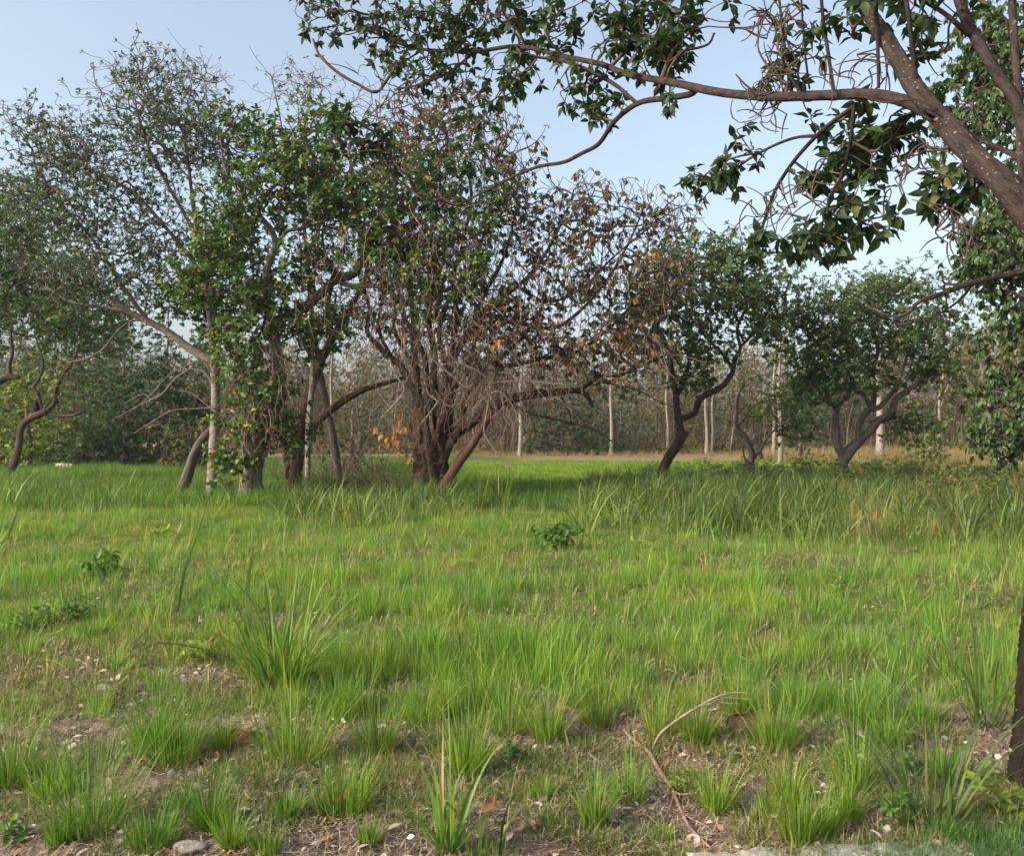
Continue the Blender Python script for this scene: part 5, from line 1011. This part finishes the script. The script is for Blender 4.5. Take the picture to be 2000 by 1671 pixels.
straws(60000, 3.1, 6.8, .09, .0030, [(.30, .22, .15), (.24, .17, .12), (.36, .29, .21), (.17, .11, .08)], 1, 'straw_litter', 'dry straw and dead grass matted over the foreground soil')
straws(14000, 5.5, 13, .13, .005, [(.32, .25, .15), (.26, .19, .12)], 2, 'straw_litter', 'dead grass lying between the lawn tufts', False, .05)
straws(700, 3.1, 6.5, .24, .006, [(.13, .09, .07), (.20, .15, .12), (.09, .06, .045)], 33, 'twig_litter', 'thin dark broken twigs lying on the foreground soil', True, .03)
straws(900, 3.1, 6, .12, .008, [(.34, .15, .06), (.28, .12, .06), (.36, .22, .10)], 3, 'bark_strips', 'orange-brown bark strips strewn on the foreground soil', True, .02)
# dead leaves
def dead_leaves(n, y0, y1, size, cols, seed, label):
    rng = np.random.default_rng(seed); x, y = field(n, y0, y1, rng); k = rng.random(n) < .2+.8*bare_mask(x, y); x, y = x[k], y[k]; n = len(x)
    X = unit(np.stack([rng.normal(size=n), rng.normal(size=n), rng.normal(0, .25, n)], 1)); Z = unit(np.array([0, 0, 1.0])+rng.normal(0, .35, (n, 3))); Yv = unit(np.cross(Z, X)); Z = np.cross(X, Yv)
    fr = [np.stack([x, y, gz(x, y)+rng.uniform(.012, .035, n)], 1), X, Yv, Z, size*rng.uniform(.4, 1.3, n)]; v, f = leaf_verts(fr, 'oval5')
    cols = np.array(cols); c = np.repeat(cols[rng.integers(0, len(cols), n)]*rng.uniform(.7, 1.2, (n, 1)), len(TPL['oval5'][0]), 0)
    o = link('fallen_leaves', mesh('fallen_leaves', v, f, 3, col=c), M_LITTER, kind='stuff'); tag(o, label, 'fallen leaves')
dead_leaves(2200, 3.1, 6.5, .055, [(.34, .27, .22), (.26, .18, .13), (.42, .37, .32), (.20, .12, .08)], 4, 'grey and brown fallen leaves scattered on the foreground soil')
dead_leaves(700, 3.1, 9, .035, [(.55, .52, .48), (.50, .45, .40)], 5, 'bleached whitish leaf scraps among the grass')
# pebbles and clods
n = 2200; x, y = field(n, 3.1, 6.5, rl); k = rl.random(n) < .15+.85*bare_mask(x, y); x, y = x[k], y[k]; n = len(x); d = unit(rl.normal(size=(n, 8, 3)))
oct_v = np.array([(1, 0, 0), (-1, 0, 0), (0, 1, 0), (0, -1, 0), (0, 0, 1), (0, 0, -1)], float); of = np.array([(0, 2, 4), (2, 1, 4), (1, 3, 4), (3, 0, 4), (2, 0, 5), (1, 2, 5), (3, 1, 5), (0, 3, 5)])
s = .004+.017*rl.random(n)**2.2; v = oct_v[None]*(s[:, None, None]*rl.uniform(.5, 1.2, (n, 6, 1)))*np.array([1, 1, .6])+np.stack([x, y, gz(x, y)+.004], 1)[:, None]
c = np.repeat(np.where(rl.random((n, 1)) < .25, [[.42, .38, .33]], [[.16, .12, .09]])*rl.uniform(.5, 1.3, (n, 1)), 6, 0)
o = link('pebbles', mesh('pebbles', v.reshape(-1, 3), (of[None]+(np.arange(n)*6)[:, None, None]).reshape(-1, 3), 3, col=c), M_LITTER, kind='stuff'); tag(o, 'small pebbles and soil crumbs scattered over the foreground', 'pebbles')
M_STONE = plain_mat('stone_white', (.30, .28, .25), (.62, .60, .56), 30, .9, .8)
M_STONE_G = plain_mat('stone_grey', (.17, .155, .14), (.40, .37, .34), 30, .9, .9)
for i, (px, py, r, lab, m) in enumerate([(375, 1664, 26, 'rough pale grey rock cut by the bottom edge, left of centre', M_STONE_G), (716, 1476, 8, 'small bright white stone between two tufts', M_STONE), (822, 1458, 10, 'whitish stone right of the small bright one', M_STONE), (795, 1457, 9, 'greyer stone touching the whitish stone', M_STONE_G),
                                         (300, 1367, 7, 'white chip above the dense tuft left of the husk', M_STONE), (107, 1352, 9, 'white fragment on the bare patch at left', M_STONE), (205, 1350, 14, 'flat pale stone on the bare patch, right of the fragment', M_STONE_G), (50, 1372, 9, 'dark-edged stone on the bare patch at far left', M_STONE_G),
                                         (470, 1334, 7, 'white stone at the left foot of the broad-bladed clump', M_STONE), (128, 1455, 7, 'small white stone beneath the bare patch at left', M_STONE), (885, 1290, 8, 'pale stone half hidden in lawn grass, left of the middle', M_STONE), (1455, 1610, 14, 'pale flat stone near the kerb right of the fallen branch', M_STONE_G), (555, 1662, 12, 'grey stone at the bottom edge beside a tuft', M_STONE_G), (268, 1603, 7, 'white chip right of the largest fine tuft', M_STONE)]):
    p = G(px, py); R_ = r/F*p[1]; o = ball('stone', p+[0, 0, R_*.35], R_, m, (1.15, .9, .62), .10, i, 12); tag(o, lab, 'stone')

# husks (curled palm sheaths), with thickness
def husk(p, L, w, rz, tilt, label, col, seed, curl=1.6):
    rng = np.random.default_rng(seed); nu, nv_ = 14, 9; V = []
    for side in (0, 1):
        for i in range(nu):
            t = i/(nu-1); ww = w*(.55+.45*math.sin(PI*min(1, t*.8+.2)))
            for j in range(nv_):
                a = (j/(nv_-1)-.5)*curl*(1+.4*t); R_ = ww/curl-side*.006
                V.append(((t-.5)*L, R_*math.sin(a)*1.0+.01*math.sin(t*9), R_*(1-math.cos(a))+.02*math.sin(t*3+seed)+rng.normal(0, .0015)))
    V = np.array(V); n1 = nu*nv_; f = []
    for i in range(nu-1):
        for j in range(nv_-1):
            a = i*nv_+j; f.append((a, a+1, a+nv_+1, a+nv_)); b = a+n1; f.append((b, b+nv_, b+nv_+1, b+1))
    for i in range(nu-1):
        for j in (0, nv_-1): a = i*nv_+j; f.append((a, a+nv_, a+nv_+n1, a+n1))
    for j in range(nv_-1):
        for i in (0, nu-1): a = i*nv_+j; f.append((a, a+1, a+1+n1, a+n1))
    m = plain_mat('husk_brown', col, tuple(c*2.1 for c in col), 25, .7, .4)
    o = link('palm_husk', mesh('palm_husk', V, np.array(f), 4, smooth=False), m, None, tuple(p)); o.rotation_euler = (tilt[0], tilt[1], rz); tag(o, label, 'husk'); return o
husk(G(480, 1452)+[0, 0, .03], .15, .07, .1, (1.0, .1, 0), 'reddish-brown curled husk lying before the fan-shaped tuft', (.17, .075, .05), 1)
husk(G(488, 1440)+[0, 0, .07], .075, .035, .4, (.3, -1.2, 0), 'brown husk flap standing upright behind the curled husk', (.20, .12, .08), 2, 1.0)
husk(G(1463, 1428)+[0, 0, .05], .26, .11, .25, (1.05, -.22, 0), 'dark brown curved husk half hidden in grass, right of the forked dead twig', (.095, .05, .035), 3, 1.2)
for i, (px, py, lab) in enumerate([(860, 1392, 'brown dead leaf upright between lawn tufts near the middle'), (935, 1600, 'tan dead leaf right of the upright broad-bladed tuft'), (640, 1590, 'pale orange dead leaf at the left foot of the dark spreading tuft'), (1890, 1595, 'red-brown dead leaf near the yellow-green seedling')]):
    p = G(px, py); fr = [np.array([p+[0, 0, .02]]), unit(np.array([[.3, .2, .8 if i == 0 else .25]])), None, None, np.array([.11])]
    fr[2] = unit(np.cross([[.2, -1, .4]], fr[1])); fr[3] = np.cross(fr[1], fr[2]); v, f = leaf_verts([fr[0]-p, *fr[1:]], 'ovate')
    o = link('fallen_leaf', mesh('fallen_leaf', v, f, 3, col=np.tile([[.26, .12, .07]], (len(v), 1))), M_LITTER, None, tuple(p)); tag(o, lab, 'leaf')

# fallen branch
def gpath(pts, lift=0.02, sub=5):
    rows = []
    for p in pts:
        if len(p) > 4: q = W(p[0], p[1], p[4]); rows.append([*q, p[2]/2/F*q[1]]); continue
        q = G(p[0], p[1]); up_ = p[3] if len(p) > 3 else 0
        d = (np.array([0, 0, CAMH])-q); q = q+d/np.linalg.norm(d)*up_; rows.append([*(q+[0, 0, lift]), p[2]/2/F*q[1]])
    r = smooth(rows, sub); r[:, 3] = np.maximum(r[:, 3], .0015); return r
def fallen(name, label, paths, mat, mats=None):
    p0 = gpath(paths[0]); o0 = p0[0, :3]; t = thing(name, label, 'branch', tuple(o0))
    for i, p in enumerate(paths):
        q = gpath(p); v, f = tubes(q[None, :, :3]-o0, q[None, :, 3], 8, .06); link('branch' if i == 0 else 'twig', add_along(mesh('branch', v, f, 4, smooth=True), q, 8), (mats or {}).get(i, mat), t)
    return t
M_DEADRED = plain_mat('dead_wood_red', (.13, .07, .05), (.36, .23, .17), 30, .8, .5)
fallen('fallen_branch', 'reddish dead branch lying towards the kerb, right of centre, with an arched pale twig', [
    [(1218, 1432, 5.5), (1243, 1457, 7.0), (1268, 1477, 7.8), (1282, 1502, 8.6), (1300, 1530, 8.6), (1312, 1547, 8.6), (1328, 1585, 7.8), (1345, 1620, 6.2), (1370, 1648, 4.7), (1392, 1668, 3.9)],
    [(1270, 1474, 5.5), (1276, 1458, 5.5, 0, 4.40), (1292, 1430, 5.5, 0, 4.36), (1330, 1400, 4.7, 0, 4.34), (1370, 1376, 4.7, 0, 4.32), (1396, 1362, 3.9, 0, 4.30), (1430, 1352, 3.1, 0, 4.3), (1462, 1353, 2.0, 0, 4.3)],
    [(1400, 1361, 3.1, 0, 4.3), (1425, 1362, 2.3, 0, 4.3), (1461, 1364, 1.6, 0, 4.3)], [(1408, 1361, 2.3, 0, 4.3), (1385, 1374, 2.3, 0, 4.3), (1355, 1380, 1.6, 0, 4.3)], [(1390, 1368, 2.3, 0, 4.32), (1415, 1372, 1.6, 0, 4.3), (1445, 1374, 1.2, 0, 4.3)],
    [(1314, 1552, 4.7), (1330, 1560, 3.9, .02), (1355, 1556, 2.3, .04)], [(1316, 1560, 5.5), (1308, 1590, 3.9), (1292, 1615, 2.3)], [(1330, 1590, 3.9), (1345, 1605, 3.1), (1385, 1625, 2.3), (1392, 1640, 1.6)],
    [(1243, 1440, 2.3), (1300, 1442, 2.3), (1350, 1460, 1.6)]], M_DEADRED, {1: B_TWIGPALE, 2: B_TWIGPALE, 3: B_TWIGPALE, 4: B_TWIGPALE})
fallen('fallen_twig', 'small forked whitish twig leaning out of a tuft, right of the fallen branch', [[(1393, 1522, 3, .0), (1410, 1500, 3, .04), (1428, 1480, 3, .08), (1437, 1468, 3, .10), (1455, 1463, 2, .11)], [(1400, 1518, 3), (1420, 1512, 3, .02), (1435, 1515, 2, .03)], [(1430, 1478, 2, .08), (1465, 1477, 2, .09)]], B_TWIGPALE)
fallen('fallen_twig', 'short brown crooked twig poking from the lawn grass right of centre', [[(1549, 1181, 5, .12), (1556, 1186, 5, .12), (1572, 1195, 4, .1), (1590, 1215, 3, .05)]], B_TWIG)
fallen('fallen_twig', 'grey curved twig in the lawn grass at right', [[(1706, 1292, 4, .12), (1715, 1310, 4, .12), (1730, 1328, 3, .1), (1752, 1345, 2, .06)]], B_TWIGPALE)
fallen('fallen_twig', 'brittle whitish dead sprig lying in the grass above the dark husk', [[(1440, 1282, 3, .14), (1470, 1302, 3, .14), (1500, 1330, 3, .12), (1530, 1360, 2, .1)], [(1500, 1328, 2, .12), (1512, 1318, 2, .14)], [(1515, 1345, 2, .1), (1535, 1338, 2, .12)], [(1524, 1354, 2, .1), (1540, 1372, 2, .08)], [(1505, 1335, 2, .12), (1498, 1350, 2, .1)]], B_WHITE)
fallen('fallen_stick', 'brown stick on bare soil left of the reed-like clump', [[(1558, 1412, 5), (1580, 1432, 5), (1600, 1456, 4)], [(1575, 1425, 3), (1570, 1445, 2)]], M_DEADRED)
fallen('fallen_stick', 'orange-brown flat stick slanting right of a tuft on bare soil', [[(1585, 1498, 5), (1610, 1482, 5), (1646, 1464, 4)]], M_DEADRED)
fallen('fallen_stick', 'thin pale stick lying beside the kerb below the yellow-green seedling', [[(1920, 1632, 3), (1950, 1612, 3), (1990, 1592, 3)]], B_TWIGPALE)
fallen('fallen_stick', 'short broken sticks right of centre on the bare soil', [[(1745, 1495, 6), (1760, 1485, 6), (1772, 1478, 5)], [(1752, 1500, 4), (1775, 1490, 4)]], M_DEADRED)

# broad-leaved weeds
M_WEED = leaf_mat('weed_leaf', .4, (1.2, 1.3, .5), .45, .35, [(0, (.05, .12, .02)), (1, (.12, .21, .03))])
M_WEED_Y = leaf_mat('weed_leaf_yellow', .45, (1.1, 1.2, .5), .45, .35, [(0, (.16, .24, .03)), (1, (.26, .32, .045))])
def weed(px, py, h, w, n, size, mat, label, seed, name='weed', shape='ovate', k=5):
    rng = np.random.default_rng(seed); p = G(px, py); t = thing(name, label, 'weed', tuple(p)); s = p[1]/F; h *= s; w *= s; size *= s
    m = 5; d = unit(np.column_stack([rng.normal(0, w/h*.6, n), rng.normal(0, w/h*.6, n), np.ones(n)])); P = d[:, None]*np.linspace(0, 1, m)[None, :, None]*h*rng.uniform(.6, 1.1, (n, 1, 1)); P[:, 1:-1] += rng.normal(0, .01, (n, m-2, 3))
    for q in P: v, f = tubes(q[None], np.full((1, m), .0022), 5); o = link('stem', mesh('stem', v, f, 4), M_STEM, t)
    i = rng.integers(1, m, n*k); j = np.arange(n*k) % n; Cn = P[j, i]+np.array(p); fr = rosettes(Cn, d[j]+rng.normal(0, .3, (n*k, 3)), 2, size, rng, (.8, 1.5), .15)
    single_leaves(fr, np.arange(len(fr[0]))[:200], shape, mat, t)
M_STEM = plain_mat('weed_stem', (.06, .09, .03), (.12, .16, .05), 20, .7, .1)
weed(1922, 1585, 90, 40, 3, 42, M_WEED_Y, 'yellow-green big-leaved seedling left of the near trunk foot', 1, k=3)
weed(1992, 1600, 70, 30, 3, 40, M_WEED_Y, 'yellow-green seedling cut by the right edge below the near trunk', 2, k=3)
weed(1765, 1620, 95, 50, 5, 20, M_WEED, 'small mid-green leafy plant on bare soil left of the seedlings', 3)
weed(1775, 1555, 40, 15, 1, 30, M_WEED, 'single blue-green sprig above the small leafy plant', 4, k=2)
weed(1330, 1545, 40, 50, 5, 18, M_WEED_Y, 'tiny bright sprig beside the fallen branch', 5)
weed(385, 1292, 65, 90, 12, 17, M_WEED_Y, 'light green small-leaved weed under the arching blade', 6, k=6)
weed(1780, 1520, 60, 60, 6, 16, M_WEED, 'dark leafy sprigs among bark strips near the near trunk', 7)
weed(1015, 1490, 60, 40, 5, 18, M_WEED, 'small leafy sprout on the littered soil near the middle', 8)
weed(190, 1125, 50, 60, 8, 26, M_WEED, 'clumped broad leaves in the lawn at left', 9)
weed(75, 1235, 75, 130, 30, 14, M_WEED, 'wide dark-green small-leaved bush at the left edge of the lawn', 10, 'ground_bush', k=4)
weed(150, 1215, 60, 80, 18, 14, M_WEED, 'right part lobe of small-leaved ground cover at left', 11, 'ground_bush', k=5)
weed(1085, 1075, 60, 70, 26, 20, M_WEED, 'leafy low bush with brown stems in the middle of the lawn', 12, 'ground_bush', k=4)
weed(1380, 1050, 26, 50, 10, 18, M_WEED, 'low leafy patch before the tall grass right of centre', 13, k=4)
weed(1265, 1085, 40, 40, 5, 18, M_WEED_Y, 'bright green sprig in the lawn right of the leafy low bush', 14, k=4)
weed(1640, 1170, 60, 30, 5, 16, M_WEED_Y, 'thin climbing bright sprig in the lawn at right', 15, k=6)
weed(310, 1050, 22, 40, 5, 20, M_WEED_Y, 'small light leaves in the lawn before the curved trunk', 16, k=3)
weed(40, 1640, 60, 60, 4, 34, M_WEED, 'leafy sprout at the lower left corner', 17, k=3)

# ------------------------------------------------------------------ kerb, far pale strip
M_KERB = plain_mat('concrete_kerb', (.22, .205, .19), (.50, .48, .45), 22, .9, .6)
a, b = G(1340, 1686), G(2120, 1643); d = unit(b-a); L = np.linalg.norm(b-a); nrm = np.array([d[1], -d[0], 0]); K = 46; V = []
for i in range(K+1):
    q = a+d*L*i/K; q[2] = 0; 
    jz = RNG.normal(0, .004); jy = RNG.normal(0, .005)
    z0 = float(gz(q[0], q[1]))*.3+.012
    for (o_, z) in ((0+jy, -.12), (jy, .035+jz), (.018, .045+jz), (.13, .045+jz+RNG.normal(0, .003)), (.15+jy, .03), (.15, -.12)): V.append(q+nrm*o_+[0, 0, z0+z])
V = np.array(V); i = np.arange(K)[:, None]*6+np.arange(5)[None]; f = np.stack([i, i+6, i+7, i+1], -1).reshape(-1, 4)
k_ = link('kerb', mesh('kerb', V, [f, np.array([[0, 1, 2, 3, 4, 5]]), np.arange(K*6, K*6+6)[None]], 4), M_KERB, kind='structure')
MOSS = tuft_meshes([(60, .05, .0022, .05, dict(pal=gp([(.09, .16, .05), (.07, .13, .045)], [.5, .5]), lean=(.1, 1.2), curve=(.1, .8), seg=2))], M_GRASS, 'verge_tuft')
x = RNG.uniform(1.1, 2.4, 260); yk = a[1]+(x-a[0])*d[1]/d[0]; y = yk-RNG.uniform(-.02, .35, 260); keep = (x > 1.62) | (RNG.random(260) < .15); x, y = x[keep], y[keep]
scatter('verge_grass', MOSS, np.stack([x, y, gz(x, y)+.03], 1), RNG.uniform(.7, 1.4, len(x)), 'feathery low grass creeping over the concrete kerb', 'grass', 9)
M_CREAM = plain_mat('pale_cream', (.38, .36, .28), (.58, .55, .44), 9, .8, .1)
t = thing('pale_strip', 'pale cream low strip of blocks beyond the grass under the left trees', 'rail', tuple(W(125, 911, 38)))  # blocks and bar built for a low pale strip of unidentified nature
for i in range(5):
    v = np.array([(sx*.055, sy*.03, sz*.09) for sx in (-1, 1) for sy in (-1, 1) for sz in (-1, 1)], float)+[(-.30+i*.15), 0, .02*math.sin(i*2)]
    link('block', mesh('block', v, np.array([(0, 1, 3, 2), (4, 6, 7, 5), (0, 4, 5, 1), (2, 3, 7, 6), (0, 2, 6, 4), (1, 5, 7, 3)]), 4), M_CREAM, t)
v = np.array([(sx*.36, sy*.02, sz*.02) for sx in (-1, 1) for sy in (-1, 1) for sz in (-1, 1)], float)+[0, 0, .115]
link('top_bar', mesh('top_bar', v, np.array([(0, 1, 3, 2), (4, 6, 7, 5), (0, 4, 5, 1), (2, 3, 7, 6), (0, 2, 6, 4), (1, 5, 7, 3)]), 4), M_CREAM, t)
